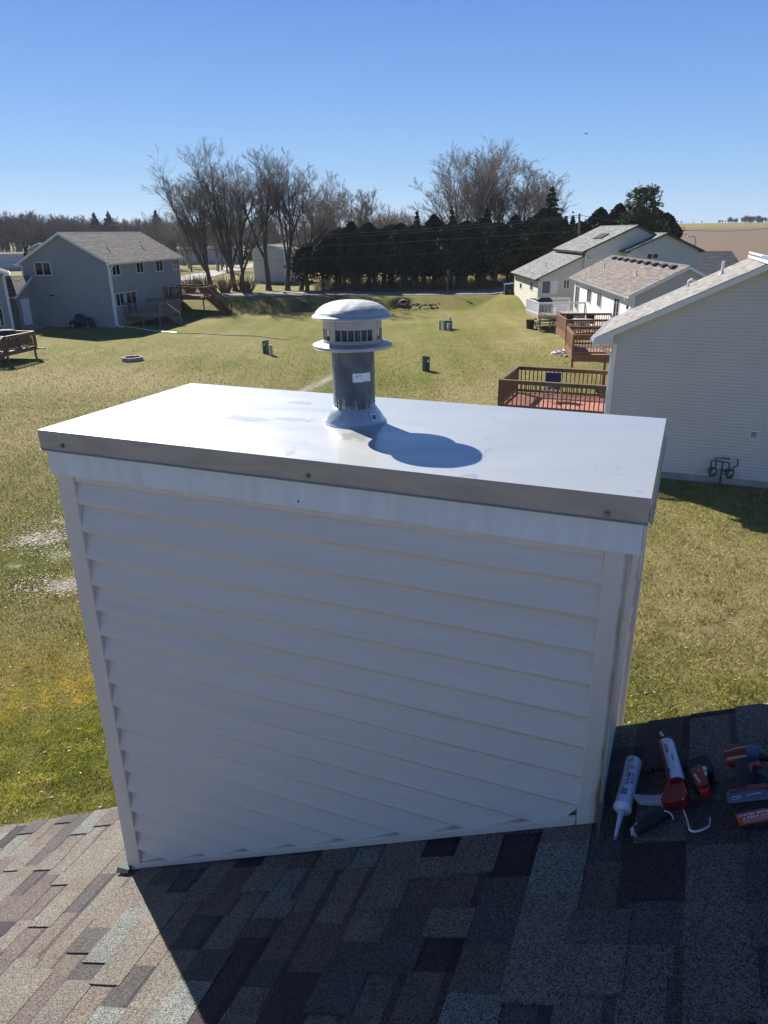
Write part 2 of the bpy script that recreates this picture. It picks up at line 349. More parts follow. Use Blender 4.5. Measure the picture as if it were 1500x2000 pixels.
def ground_mat():
    m = bpy.data.materials.new('lawn'); m.use_nodes = True; t = m.node_tree; N = t.nodes; L = t.links; p = N['Principled BSDF']
    p.inputs['Roughness'].default_value = .95; p.inputs['Specular IOR Level'].default_value = .15
    tc = N.new('ShaderNodeTexCoord'); at = N.new('ShaderNodeAttribute'); at.attribute_name = 'mask'
    se = N.new('ShaderNodeSeparateColor'); L.new(at.outputs['Color'], se.inputs[0])
    def noise(s, d=6, r=.6, sc=None):
        n = N.new('ShaderNodeTexNoise'); n.inputs['Scale'].default_value = s; n.inputs['Detail'].default_value = d; n.inputs['Roughness'].default_value = r
        if sc:
            mp = N.new('ShaderNodeMapping'); mp.inputs['Scale'].default_value = sc; mp.inputs['Rotation'].default_value = (0, 0, R_(18)); L.new(tc.outputs['Object'], mp.inputs[0]); L.new(mp.outputs[0], n.inputs[0])
        else: L.new(tc.outputs['Object'], n.inputs[0])
        return n.outputs[0]
    def math_(op, a, b, cl=False):
        n = N.new('ShaderNodeMath'); n.operation = op; n.use_clamp = cl
        for i, q in enumerate((a, b)):
            if isinstance(q, (int, float)): n.inputs[i].default_value = q
            else: L.new(q, n.inputs[i])
        return n.outputs[0]
    def mix(f, a, b):
        n = N.new('ShaderNodeMix'); n.data_type = 'RGBA'
        if isinstance(f, (int, float)): n.inputs[0].default_value = f
        else: L.new(f, n.inputs[0])
        for i, q in ((6, a), (7, b)):
            if isinstance(q, tuple): n.inputs[i].default_value = (*q, 1)
            else: L.new(q, n.inputs[i])
        return n.outputs[2]
    big = noise(.12, 3); mid = noise(.8, 5); stripes = noise(.55, 3, .5, (1.7, .12, 1)); fine = noise(9, 8, .75); vfine = noise(45, 4, .8)
    g = math_('ADD', math_('MULTIPLY', math_('SUBTRACT', big, .5), 1.1), math_('MULTIPLY', math_('SUBTRACT', mid, .5), .9))
    g = math_('ADD', g, math_('MULTIPLY', math_('SUBTRACT', stripes, .5), .8))
    g = math_('ADD', g, math_('MULTIPLY', math_('SUBTRACT', fine, .5), 1.6))
    g = math_('ADD', g, math_('MULTIPLY', math_('SUBTRACT', se.outputs[1], .5), 1.7))
    g = math_('ADD', g, .47, True)
    rp = N.new('ShaderNodeValToRGB'); L.new(g, rp.inputs[0]); cr = rp.color_ramp
    cr.elements[0].position = .08; cr.elements[0].color = (.265, .215, .095, 1); cr.elements[1].position = .95; cr.elements[1].color = (.11, .125, .022, 1)
    e = cr.elements.new(.45); e.color = (.19, .168, .055, 1); e = cr.elements.new(.7); e.color = (.155, .148, .034, 1)
    shade = math_('ADD', math_('MULTIPLY', vfine, .7), .75)
    cc = N.new('ShaderNodeCombineColor'); [L.new(shade, cc.inputs[k]) for k in range(3)]
    mm = N.new('ShaderNodeMix'); mm.data_type = 'RGBA'; mm.blend_type = 'MULTIPLY'; mm.inputs[0].default_value = 1; L.new(rp.outputs[0], mm.inputs[6]); L.new(cc.outputs[0], mm.inputs[7])
    col = mm.outputs[2]
    br = N.new('ShaderNodeValToRGB'); br.color_ramp.elements[0].position = .42; br.color_ramp.elements[1].position = .62
    L.new(math_('ADD', math_('MULTIPLY', se.outputs[0], .68), math_('ADD', math_('MULTIPLY', math_('SUBTRACT', fine, .5), 1.3), math_('MULTIPLY', math_('SUBTRACT', noise(3.2, 5, .7), .5), 1.1))), br.inputs[0])
    soil = mix(noise(3, 5), (.42, .38, .32), (.24, .21, .17))
    col = mix(br.outputs[0], col, soil)
    fl = mix(math_('ADD', math_('MULTIPLY', math_('SUBTRACT', noise(1.6, 8, .9, (1, 2.2, 1)), .5), 3.2), .45, True), (.085, .058, .042), (.28, .205, .135))
    col = mix(se.outputs[2], col, fl)
    L.new(col, p.inputs['Base Color'])
    b = N.new('ShaderNodeBump'); b.inputs['Strength'].default_value = .9; b.inputs['Distance'].default_value = .06
    L.new(math_('ADD', fine, math_('MULTIPLY', vfine, .5)), b.inputs['Height']); L.new(b.outputs[0], p.inputs['Normal'])
    return m
MT['lawn'] = ground_mat()
tag(link_mesh('ground', me, MT['lawn'], None, True), kind='structure')

def ribbon(name, ctr, wid, m, lift=.03, kind='structure'):
    mb = MB(); pts = []
    for (a, b) in zip(ctr[:-1], ctr[1:]):
        n = max(2, int(np.hypot(b[0]-a[0], b[1]-a[1])/1.5))
        for k in range(n): pts.append((a[0]+(b[0]-a[0])*k/n, a[1]+(b[1]-a[1])*k/n))
    pts.append(ctr[-1]); vs = []; fs = []; ncr = 5
    for i, p in enumerate(pts):
        q0 = pts[max(i-1, 0)]; q1 = pts[min(i+1, len(pts)-1)]; d = nrm((q1[0]-q0[0], q1[1]-q0[1])); nn = (-d[1], d[0])
        for k in range(ncr):
            o = (k/(ncr-1)-.5)*wid; x, y = p[0]+nn[0]*o, p[1]+nn[1]*o
            vs.append((x, y, float(hgt(x, y))+lift))
    for i in range(len(pts)-1):
        for k in range(ncr-1): fs.append((i*ncr+k, i*ncr+k+1, (i+1)*ncr+k+1, (i+1)*ncr+k))
    mb.add(vs, fs); return tag(mb.build(name, m), kind=kind)
ribbon('road', [(-140, 93), (-60, 87.5), (-25, 86), (0, 85), (15, 84), (40, 84), (90, 90)], 5.2, MT['road'], .05)
d0, d1, d2 = G(355, 547, 1.1), G(440, 528, 1.1), G(505, 516, 1.1)
ribbon('driveway', [tuple(d0[:2]-np.array([25, 10])), tuple(d0[:2]), tuple(d1[:2]), tuple(d2[:2]), tuple(d2[:2]+np.array([30, 8]))], 5.5, MT['gravel'], .06)

# ---------------------------------------------------------------- building kit
def siding(mb, o, ux, n, z0, z1, ex, xl, xr, t=.014):
    o = np.array(o, float); ux = np.array(ux, float); n = np.array(n, float); up = np.array([0, 0, 1.])
    z = z0
    while z < z1-1e-4:
        zb = min(z+ex, z1); P = lambda u, zz, d: o+ux*u+up*zz+n*d
        a0, a1, b0, b1 = xl(z), xr(z), xl(zb), xr(zb)
        if max(a1-a0, b1-b0) > 1e-3:
            h_ = min(.13*ex, zb-z); am0, am1 = xl(z+h_), xr(z+h_)
            mb.add([P(am0, z+h_, t), P(am1, z+h_, t), P(b1, zb, -.010), P(b0, zb, -.010), P(a0, z, t*.5), P(a1, z, t*.5), P(a0, z+.006, -.012), P(a1, z+.006, -.012)], [(0, 1, 2, 3), (4, 5, 1, 0), (6, 7, 5, 4)])
        z = zb
def shingles(o, u, s, n, U, S, pal, ex=.143, tw=(.14, .34), near=False, seed=1, raised=.005, clip=None):
    o, u, s, n = (np.array(q, float) for q in (o, u, s, n)); mb = MB(); r = random.Random(seed)
    i = 0; s0 = 0.
    while s0 < S-.01:
        s1 = min(s0+ex+.012, S); x = -r.random()*.3
        while x < U:
            wdt = r.uniform(*tw); x0 = max(0, x); x1 = min(U, x+wdt); x += wdt
            if x1-x0 < .004: continue
            up = r.random() < .5; hb = (.0055 if not up else .0055+raised); ht = hb-.005
            c = r.choices(pal, [q[3] for q in pal])[0][:3]; f = r.uniform(.9, 1.1); c = (c[0]*f, c[1]*f, c[2]*f, 1)
            j = r.uniform(-.002, .002) if near else 0
            P = lambda a, b, h: o+u*a+s*b+n*h
            mb.add([P(x0, s0+j, hb), P(x1, s0+j, hb), P(x1, s1, ht), P(x0, s1, ht), P(x0, s0+j, -.001), P(x1, s0+j, -.001), P(x1, s1, -.001), P(x0, s1, -.001)],
                   [(0, 1, 2, 3), (4, 5, 1, 0), (5, 6, 2, 1), (7, 4, 0, 3)], c)
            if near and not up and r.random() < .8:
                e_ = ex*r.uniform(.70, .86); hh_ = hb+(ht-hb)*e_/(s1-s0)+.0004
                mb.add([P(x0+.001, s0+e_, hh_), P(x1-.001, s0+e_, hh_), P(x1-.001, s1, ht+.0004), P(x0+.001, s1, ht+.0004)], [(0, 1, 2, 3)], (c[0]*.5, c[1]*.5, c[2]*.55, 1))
        s0 += ex; i += 1
    return mb
def win(parent, o, ux, n, u0, u1, z0, z1, frame='white', name='window', split=2, horiz=False, glass='glass', fw=.06, out=.05):
    """opening on a wall plane o+ux*u+z, facing n"""
    o = np.array(o, float); ux = np.array(ux, float); n = np.array(n, float); up = (0, 0, 1)
    f = MB(); B = lambda a, b: f.fbox(o, ux, n, up, a, b)
    B((u0-fw, .0, z0-fw), (u1+fw, out, z0)); B((u0-fw, .0, z1), (u1+fw, out, z1+fw))
    B((u0-fw, .0, z0+.001), (u0, out-.002, z1-.001)); B((u1, .0, z0+.001), (u1+fw, out-.002, z1-.001))
    for k in range(1, split):
        c = u0+(u1-u0)*k/split
        B((c-.03, .0, z0+.001), (c+.03, out-.006, z1-.001))
    if horiz: B((u0, .001, (z0+z1)/2-.02), (u1, out-.01, (z0+z1)/2+.02))
    w_ = f.build(name, MT[frame], parent)
    g = MB().fbox(o, ux, n, up, (u0-.001, .0, z0-.001), (u1+.001, .022, z1+.001)); g.build('pane', MT[glass], w_)
    return w_
PAL = dict(tan=[(.27, .262, .245, 5), (.295, .285, .27, 3), (.235, .225, .21, 3)], brown=[(.20, .17, .155, 5), (.23, .20, .18, 3), (.165, .14, .13, 3)],
           grey=[(.22, .225, .22, 5), (.26, .26, .25, 3), (.18, .185, .185, 3)], dark=[(.075, .08, .09, 5), (.10, .105, .115, 3), (.06, .062, .07, 2)],
           taupe=[(.20, .18, .165, 5), (.24, .215, .195, 3), (.17, .15, .14, 3)])
class House:
    def __init__(s, name, label, O, az, W, L, zg, ze, m, sid, trim='white', pal='grey', ox=.5, oy=.35, ex=.1016, gable=None, tabw=(.25, .8), lx=0., ts=.2, rear=True, cat='house', seed=3, ridge=None):
        a = R_(az); s.az = a; s.O = np.array([O[0], O[1], 0.]); s.W, s.L = W, L
        s.X = np.array([math.cos(a), -math.sin(a), 0]); s.Y = np.array([math.sin(a), math.cos(a), 0])
        s.root = thing(name, label, cat, (O[0], O[1], 0), -a); xr = ridge if ridge is not None else W/2; zr = ze+m*xr
        top = lambda x: ze+m*min(x, 2*xr-x)           # roof top surface
        z0 = zg+.25; g = gable or sid
        for yy, nn in ((0, -1), (L, 1)):
            w1 = MB()
            def xl(z): return 0 if z < top(0)-ts else min(xr, (z+ts-ze)/m)
            def xrr(z): return W if z < top(W)-ts else max(xr, 2*xr-(z+ts-ze)/m)
            siding(w1, (0, yy, 0), (1, 0, 0), (0, nn, 0), z0, zr-ts, ex, xl, xrr)
            w1.prism([(0, yy-.016*nn, z0), (W, yy-.016*nn, z0), (W, yy-.016*nn, top(W)-ts), (xr, yy-.016*nn, zr-ts), (0, yy-.016*nn, top(0)-ts)], (0, -nn*.08, 0))
            w1.build('wall', MT[g], s.root)
        zb = top(-ox)-ts; zbw = top(W+ox)-ts
        w2 = MB(); siding(w2, (0, 0, 0), (0, 1, 0), (-1, 0, 0), z0, zb+.02, ex, lambda z: 0, lambda z: L)
        w2.box((.016, .1, z0), (.08, L-.1, zb)); w2.build('wall', MT[sid], s.root)
        w2 = MB(); siding(w2, (W, 0, 0), (0, 1, 0), (1, 0, 0), z0, zbw+.02, ex, lambda z: 0, lambda z: L)
        w2.box((W-.08, .1, z0), (W-.016, L-.1, zbw)); w2.build('wall', MT[sid], s.root)
        MB().box((.01, .01, zg-.9), (W-.01, L-.01, z0)).build('foundation', MT['concrete'], s.root)
        for x, y in ((0, 0), (W, 0), (0, L), (W, L)):
            sx = 1 if x == 0 else -1; sy = 1 if y == 0 else -1
            MB().box((min(x-.026*sx, x+.09*sx), min(y-.026*sy, y+.09*sy), z0-.02), (max(x-.026*sx, x+.09*sx), max(y-.026*sy, y+.09*sy), (zb if x == 0 else zbw)+.01)).build('corner_post', MT['white' if trim != 'green_trim' else sid], s.root)
        # soffit / rake prism
        y0, y1 = -oy, L+oy
        poly = [(-ox, y0, top(-ox)-.012), (-ox, y0, top(-ox)-ts), (0, y0, top(-ox)-ts-.001), (0, y0, top(0)-ts), (xr, y0, zr-ts), (W, y0, top(W)-ts), (W, y0, top(W+ox)-ts-.001), (W+ox, y0, top(W+ox)-ts), (W+ox, y0, top(W+ox)-.012), (xr, y0, zr-.012)]
        MB().prism(poly[::-1], (0, y1-y0, 0)).build('rake_board', MT[trim], s.root)
        rf = None
        sl = math.hypot(1, m)
        for side in (0, 1):
            if side == 0: o, u_, s_ = (-ox-.03, y1+.03, top(-ox)), (0, -1, 0), (1/sl, 0, m/sl); S = (xr+ox)*sl+.03
            else: o, u_, s_ = (W+ox+.03, y0-.03, top(W+ox)), (0, 1, 0), (-1/sl, 0, m/sl); S = (W+ox-xr)*sl+.03
            nn = np.cross(u_, s_)
            o = np.array(o)-np.array([0, 0, .03*m])
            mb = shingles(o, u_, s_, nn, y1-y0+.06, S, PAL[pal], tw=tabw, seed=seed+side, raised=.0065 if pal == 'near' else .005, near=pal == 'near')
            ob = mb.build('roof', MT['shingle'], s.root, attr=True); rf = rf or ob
        cap = MB()
        yv = y0-.03
        while yv < y1:
            yw = min(yv+.30, y1+.03)
            for sg in (-1, 1):
                cap.add([(xr, yv, zr+.022), (xr, yw, zr+.014), (xr+sg*.15, yw, zr+.014-m*.15), (xr+sg*.15, yv, zr+.022-m*.15)], [(0, 1, 2, 3)] if sg < 0 else [(3, 2, 1, 0)], (*PAL[pal][0][:3], 1))
            yv += .27
        cap.build('ridge_cap', MT['shingle'], s.root, attr=True)
        s.roof = rf
        for gx, sg in ((-ox, -1), (W+ox, 1)):
            gz = top(-ox) if sg < 0 else top(W+ox); gt = MB()
            gt.add([(gx, y0, gz-.13), (gx+sg*.07, y0, gz-.13), (gx+sg*.12, y0, gz-.02), (gx+sg*.10, y0, gz-.02), (gx+sg*.06, y0, gz-.115), (gx, y0, gz-.115),
                    (gx, y1, gz-.13), (gx+sg*.07, y1, gz-.13), (gx+sg*.12, y1, gz-.02), (gx+sg*.10, y1, gz-.02), (gx+sg*.06, y1, gz-.115), (gx, y1, gz-.115)],
                   [(i, i+1, i+7, i+6) for i in range(5)]+[(0, 5, 11, 6), (0, 1, 2, 3, 4, 5), (6, 7, 8, 9, 10, 11)])
            gt.build('gutter', MT['white' if trim != 'green_trim' else 'green_trim'], s.root)
        s.top = top; s.zr = zr; s.xr = xr; s.m = m; s.ox = ox; s.oy = oy; s.z0 = z0; s.zg = zg
    def loc(s, P):
        v = np.array(P)-s.O; return np.array([v@s.X, v@s.Y, P[2]])
    def wpx(s, wall, x0, y0, x1, y1, **k):
        """window from its pixel box"""
        if wall == 'near': P0, n, o, ux, nl, i = s.O, s.Y, (0, 0, 0), (1, 0, 0), (0, -1, 0), 0
        if wall == 'left': P0, n, o, ux, nl, i = s.O, s.X, (0, 0, 0), (0, 1, 0), (-1, 0, 0), 1
        if wall == 'right': P0, n, o, ux, nl, i = s.O+s.X*s.W, s.X, (s.W, 0, 0), (0, 1, 0), (1, 0, 0), 1
        ym = (y0+y1)/2; xm = (x0+x1)/2
        u = sorted([s.loc(hp(x0, ym, P0, n))[i], s.loc(hp(x1, ym, P0, n))[i]])
        z = sorted([s.loc(hp(xm, y0, P0, n))[2], s.loc(hp(xm, y1, P0, n))[2]])
        return win(s.root, o, ux, nl, u[0], u[1], z[0], z[1], **k)
    def pipe(s, x, y, h=.35, r=.05, m='white', name='vent_pipe'):
        z = s.top(x); mb = MB().tube([(x, y, z-.05), (x, y, z+h)], r, 10); mb.tube([(x, y, z-.02), (x, y, z+.07)], [r*1.8, r*1.1], 10)
        return mb.build(name, MT[m], s.root)
    def down(s, x, y, sx, sy, dx=0, dy=0, name='downspout'):
        # from gutter back to wall corner and down
        zt = s.top(-s.ox)-.12; zb = s.zg+.12
        gx = -s.ox-.05 if x <= 0 else s.W+s.ox+.05; wx = -.07 if x <= 0 else s.W+.07
        mb = MB(); up = (0, 1, 0)
        mb.bar((gx, y, zt), (gx, y, zt-.14), .09, .07); mb.bar((gx, y, zt-.12), (wx, y, zt-.42), .088, .07); mb.bar((wx, y, zt-.38), (wx, y, zb), .086, .068)
        mb.bar((wx, y, zb), (wx+(.5 if x > 0 else -.5), y, zb-.1), .085, .07)
        return mb.build(name, MT['white'], s.root)

def railing(parent, p, q, zf, h=.95, m='wood_brown', sp=.14, post=.09, bal=.035, cap=.14, name='railing', thick=.04, low=.08, zq=None):
    p = np.array(p, float); q = np.array(q, float); L = np.hypot(*(q-p)); d = (q-p)/L; zq = zf if zq is None else zq
    mb = MB(); Zf = lambda t: zf+(zq-zf)*t
    P = lambda t, z: (p[0]+(q[0]-p[0])*t, p[1]+(q[1]-p[1])*t, z)
    mb.bar(P(0, Zf(0)+h-thick/2), P(1, Zf(1)+h-thick/2), cap, thick)
    mb.bar(P(0, Zf(0)+h-.09), P(1, Zf(1)+h-.09), .04, .09); mb.bar(P(0, Zf(0)+low), P(1, Zf(1)+low), .04, .09)
    n = max(2, int(L/sp))
    for i in range(1, n): mb.bar(P(i/n, Zf(i/n)+low+.04), P(i/n, Zf(i/n)+h-.13), bal, bal)
    for t in (0, 1): mb.bar(P(t, Zf(t)-.02), P(t, Zf(t)+h-thick-.002), post, post)
    return mb.build(name, MT[m], parent)
def deck(name, label, O, az, w_, d_, zf, zg, sides, rail='wood_brown', floor='deck_tan', posts=((0, 0), (0, 1)), h=.95, sp=.14, skirt=.22, solid=(), fr=None, bal=.035):
    """deck in a frame at O: X to the right, Y away"""
    a = R_(az); root = thing(name, label, 'deck', (O[0], O[1], zg), -a); z = zf-zg
    fl = MB(); n = max(2, int(w_/.145))
    for i in range(n): fl.box((w_*i/n+.003, .0, z-.035), (w_*(i+1)/n-.003, d_, z))
    fl.build('deck_boards', MT[floor], root)
    f = MB(); fr = fr or rail
    f.box((-.03, -.03, z-.04-skirt), (w_, 0, z-.01)); f.box((-.03, d_, z-.04-skirt), (w_, d_+.03, z-.01)); f.box((-.03, 0.001, z-.04-skirt), (0, d_-.001, z-.01)); f.box((w_-.03, .001, z-.04-skirt), (w_-.001, d_-.001, z-.037))
    for k in range(1, int(w_/.45)): f.box((.45*k-.02, .002, z-.22), (.45*k+.02, d_-.002, z-.037))
    f.build('frame', MT[fr], root)
    E = {'N': ((0, 0), (w_, 0)), 'F': ((0, d_), (w_, d_)), 'L': ((0, .06), (0, d_-.06)), 'R': ((w_, .06), (w_, d_-.06))}
    for s_ in sides: railing(root, *E[s_], z, h, rail, sp=(.02+bal if s_ in solid else sp), bal=bal)
    for (px, py) in posts:
        MB().box((px*w_-.05+.05*(px == 0), py*d_-.05, -.6), (px*w_+.05+.05*(px == 0), py*d_+.05, z-.04-skirt+.02)).build('post', MT[fr], root)
    return root

# ---------------------------------------------------------------- the roof we stand on, and its house
AZ = 22.4523; OX, OY = 0.64113, 1.63363
LX = np.array([math.cos(R_(AZ)), -math.sin(R_(AZ)), 0]); LY = np.array([math.sin(R_(AZ)), math.cos(R_(AZ)), 0])
def LW(x, y, z=0): p = np.array([OX, OY, 0])+LX*x+LY*y; return np.array([p[0], p[1], z])
RM = .494
def roofz(X): return 5.977+RM*X
PAL['near'] = [(.160, .143, .120, 5), (.158, .130, .107, 4), (.118, .092, .082, 3), (.168, .176, .160, 1.6), (.040, .027, .033, 1.6), (.078, .070, .068, 2.2)]
p0 = LW(-3.5, -12.5)
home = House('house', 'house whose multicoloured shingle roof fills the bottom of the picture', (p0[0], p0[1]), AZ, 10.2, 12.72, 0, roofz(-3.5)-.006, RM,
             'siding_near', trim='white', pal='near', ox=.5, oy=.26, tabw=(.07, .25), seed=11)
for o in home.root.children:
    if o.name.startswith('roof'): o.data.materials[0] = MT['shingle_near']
RN = nrm(-RM*LX+np.array([0, 0, 1.]))          # roof normal
RS = nrm(LX+np.array([0, 0, RM]))              # up the slope
def T(x, y, h=0.0):                            # pixel of the enlarged tool crop -> point h above the shingles
    return hp(1140+x/4.16667, 1380+y/4.16667, LW(0, 0, roofz(0))+RN*(.008+h), RN)

# ---------------------------------------------------------------- chimney chase
def stained():
    m = mat('stained corner vinyl', (.70, .645, .57), .42, var=.05, vscale=2, bump=.2, bscale=30, stretch=(6, 6, .6))
    t = m.node_tree; N = t.nodes; L = t.links; p = N['Principled BSDF']; src = p.inputs['Base Color'].links[0].from_socket
    tc = N['Texture Coordinate']; se = N.new('ShaderNodeSeparateXYZ'); L.new(tc.outputs['Object'], se.inputs[0])
    nz = N.new('ShaderNodeTexNoise'); nz.inputs['Scale'].default_value = 9; nz.inputs['Detail'].default_value = 6; L.new(tc.outputs['Object'], nz.inputs[0])
    def m_(op, a, b, cl=False):
        n = N.new('ShaderNodeMath'); n.operation = op; n.use_clamp = cl
        for i, q in enumerate((a, b)):
            if isinstance(q, (int, float)): n.inputs[i].default_value = q
            else: L.new(q, n.inputs[i])
        return n.outputs[0]
    xx = m_('ADD', se.outputs[0], .040); xx = m_('ADD', xx, m_('MULTIPLY', m_('SUBTRACT', nz.outputs[0], .5), .012))
    g = m_('SUBTRACT', 1.0, m_('MULTIPLY', m_('ABSOLUTE', xx, 0), 95), True)
    low = m_('MULTIPLY', m_('SUBTRACT', 6.25, se.outputs[2]), 2.2, True)
    wide = m_('SUBTRACT', 1.0, m_('MULTIPLY', m_('ABSOLUTE', xx, 0), 38), True)
    f = m_('MULTIPLY', m_('ADD', m_('MULTIPLY', g, .75), m_('MULTIPLY', m_('MULTIPLY', wide, low), .9)), m_('MULTIPLY', nz.outputs[0], 2.1), True)
    mx = N.new('ShaderNodeMix'); mx.data_type = 'RGBA'; L.new(f, mx.inputs[0]); L.new(src, mx.inputs[6]); mx.inputs[7].default_value = (.20, .165, .085, 1)
    L.new(mx.outputs[2], p.inputs['Base Color']); return m
MT['stained'] = stained()
MT['smudge'] = None
ch = thing('chimney', 'boxed chimney clad in pale lap siding with a flat metal cap and round vent', 'chimney', (OX, OY, 0), -R_(AZ))
XL, XR_, YF, YB = -1.905, -.034, .040, .80
mb = MB()
zs = 6.730-.1045*17
siding(mb, (0, YF, 0), (1, 0, 0), (0, -1, 0), zs, 6.86, .1045, lambda z: XL+.05, lambda z: max(XL+.05, min(XR_-.05, (z-5.985)/RM)), t=.019)
mb.prism([(XL+.01, YF+.016, roofz(XL)-.1), (XR_-.01, YF+.016, roofz(XR_)-.1), (XR_-.01, YF+.016, 6.98), (XL+.01, YF+.016, 6.98)], (0, .02, 0))
mb.build('siding', MT['siding_near'], ch)
mb = MB()
for xs_, sg in ((XR_-.012, 1), (XL+.012, -1)):
    siding(mb, (xs_, 0, 0), (0, 1, 0), (sg, 0, 0), 6.730-.1045*8, 6.86, .1045, lambda z: YF, lambda z: YB, t=.018)
    siding(mb, (xs_, 0, 0), (0, 1, 0), (sg, 0, 0), .3, 6.730-.1045*8, .1045, lambda z: .215, lambda z: YB, t=.018)
siding(mb, (0, YB, 0), (1, 0, 0), (0, 1, 0), .3, 6.86, .1045, lambda z: XL, lambda z: XR_, t=.012)
mb.box((XL+.016, YB-.03, .3), (XR_-.016, YB-.002, 6.97)); mb.box((XL+.016, .21, .3), (XL+.03, YB-.031, 6.97)); mb.box((XR_-.03, .21, .3), (XR_-.016, YB-.031, 6.97))
mb.build('side_siding', MT['siding_near'], ch)
def post(x0, x1, y0, y1, z0a, z0b, m):
    # L shaped post seen from the front: front leaf + side leaf, foot cut along the roof
    mb = MB(); zt = 6.845
    mb.prism([(x0, y0, z0a), (x1, y0, z0b), (x1, y0, zt), (x0, y0, zt)], (0, y1-y0, 0)); return mb.build('corner_post', MT[m], ch, bevel=.004)
post(-1.925, -1.850, .022, .110, roofz(-1.925)+.0, roofz(-1.85)+.0, 'trim_near')
post(-.0955, -.030, .022, .105, roofz(-.0955)+.004, roofz(-.030)+.004, 'stained')
MB().box((-.095, .728, .3), (-.012, .812, 6.845)).build('corner_post', MT['trim_near'], ch, bevel=.004)
MB().box((-1.927, .728, .3), (-1.85, .812, 6.845)).build('corner_post', MT['trim_near'], ch, bevel=.004)
mb = MB(); za, zb_ = roofz(-1.849), roofz(-.096)
mb.prism([(-1.849, .020, za+.006), (-.0965, .020, zb_+.006), (-.0965, .020, zb_+.034), (-1.849, .020, za+.034)], (0, .018, 0)); mb.build('base_trim', MT['trim_near'], ch, bevel=.003)
# top starter strip below fascia
MB().box((-1.849, .0285, 6.815), (-.0965, .036, 6.845)).build('top_trim', MT['trim_near'], ch)
# fascia
mb = MB()
fz0, fz1 = 6.838, 6.975
mb.box((-1.935, .012, fz0), (-.0093, .030, fz1)).box((-1.935, .812, fz0), (-.0093, .830, fz1)).box((-1.935, .0305, fz0), (-1.917, .8115, fz1)).box((-.0273, .0305, fz0), (-.0093, .8115, fz1))
mb.build('fascia_board', MT['fascia_near'], ch, bevel=.0015)
mb = MB().box((-1.938, .0095, fz0-.004), (-.0063, .0115, fz0+.012)).box((-.0085, .014, 6.74), (-.0065, .36, 6.93)); 
MB().add([(-.0085, .016, 6.925), (-.0085, .30, 6.925), (-.0085, .22, 6.80), (-.0085, .035, 6.765), (-.0062, .016, 6.925), (-.0062, .30, 6.925), (-.0062, .22, 6.80), (-.0062, .035, 6.765)],
         [(3, 2, 1, 0), (4, 5, 6, 7), (0, 1, 5, 4), (1, 2, 6, 5), (2, 3, 7, 6), (3, 0, 4, 7)]).build('loose_flashing', MT['trim_near'], ch)
# metal cap: slightly wavy sheet with turned down edges
CW, CD, CZ = 1.9443, .8468, 6.995
nxg, nyg = 72, 34; vs = []; fs = []
from mathutils import noise as mnoise
for j in range(nyg+1):
    for i in range(nxg+1):
        x = -CW+CW*i/nxg; y = CD*j/nyg
        e = min(x+CW, -x, y, CD-y); k = min(1, e/.12)
        dz = k*(.0022*mnoise.noise((x*3.2, y*5, 0))+.0009*mnoise.noise((x*9, y*16, 3)))
        vs.append((x, y, CZ+dz))
for j in range(nyg):
    for i in range(nxg):
        b = j*(nxg+1)+i; fs.append((b, b+1, b+nxg+2, b+nxg+1))
cap = MB().add(vs, fs).build('chase_cap', MT['cap_top'], ch, smooth=True)
mb = MB(); t_ = .0022
def wavy(p, q, nrm_, z0, z1):
    n = 26; p = np.array(p, float); q = np.array(q, float); o = np.array(nrm_, float); vs = []; fs = []
    for i in range(n+1):
        b = p+(q-p)*i/n; d = .0016*mnoise.noise((i*.45, z0, p[0]*3)); d2 = .004*abs(mnoise.noise((i*.33, 7+p[1], 2)))
        for (z, off) in ((z1, 0), (z1-.004, .0016), (z0+.012, .0018+d), (z0+.004, .003+d+d2), (z0, .010+d+d2), (z0-.001, .008+d), (z0+.010, -.001)):
            r = b+o*off; vs.append((r[0], r[1], z))
    for i in range(n):
        for k in range(6): fs.append((i*7+k, i*7+k+1, (i+1)*7+k+1, (i+1)*7+k))
    mb.add(vs, fs)
wavy((-CW, 0, 0), (0, 0, 0), (0, -1, 0), CZ-.0665, CZ); wavy((0, 0, 0), (0, CD, 0), (1, 0, 0), CZ-.0665, CZ)
wavy((0, CD, 0), (-CW, CD, 0), (0, 1, 0), CZ-.0665, CZ); wavy((-CW, CD, 0), (-CW, 0, 0), (-1, 0, 0), CZ-.0665, CZ)
mb.build('cap_edge', MT['cap_edge'], cap, smooth=True)
for px, py in ((123, 870), (602, 929), (1186, 1003)):
    P = hp(px, py, LW(0, 0), LY); x = (P-LW(0, 0))@LX; z = P[2]
    mb = MB(); prof = [(.0, .0), (.0, .0)]
    for (r, d, n) in ((.0085, .0035, 20), (.0052, .0085, 6)):
        vs = [(x+r*math.cos(2*math.pi*k/n), -.001-dd, z+r*math.sin(2*math.pi*k/n)) for dd in (0, d) for k in range(n)]
        mb.add(vs, [(k, (k+1) % n, n+(k+1) % n, n+k) for k in range(n)]+[tuple(range(n, 2*n)), tuple(range(n-1, -1, -1))])
    mb.build('screw', MT['screw'], cap)
P = hp(583, 979, LW(0, .012), LY); x = (P-LW(0, 0))@LX
MB().tube([(x, .013, P[2]), (x, .009, P[2])], .003, 10).build('nail', MT['vent_grey'], ch)
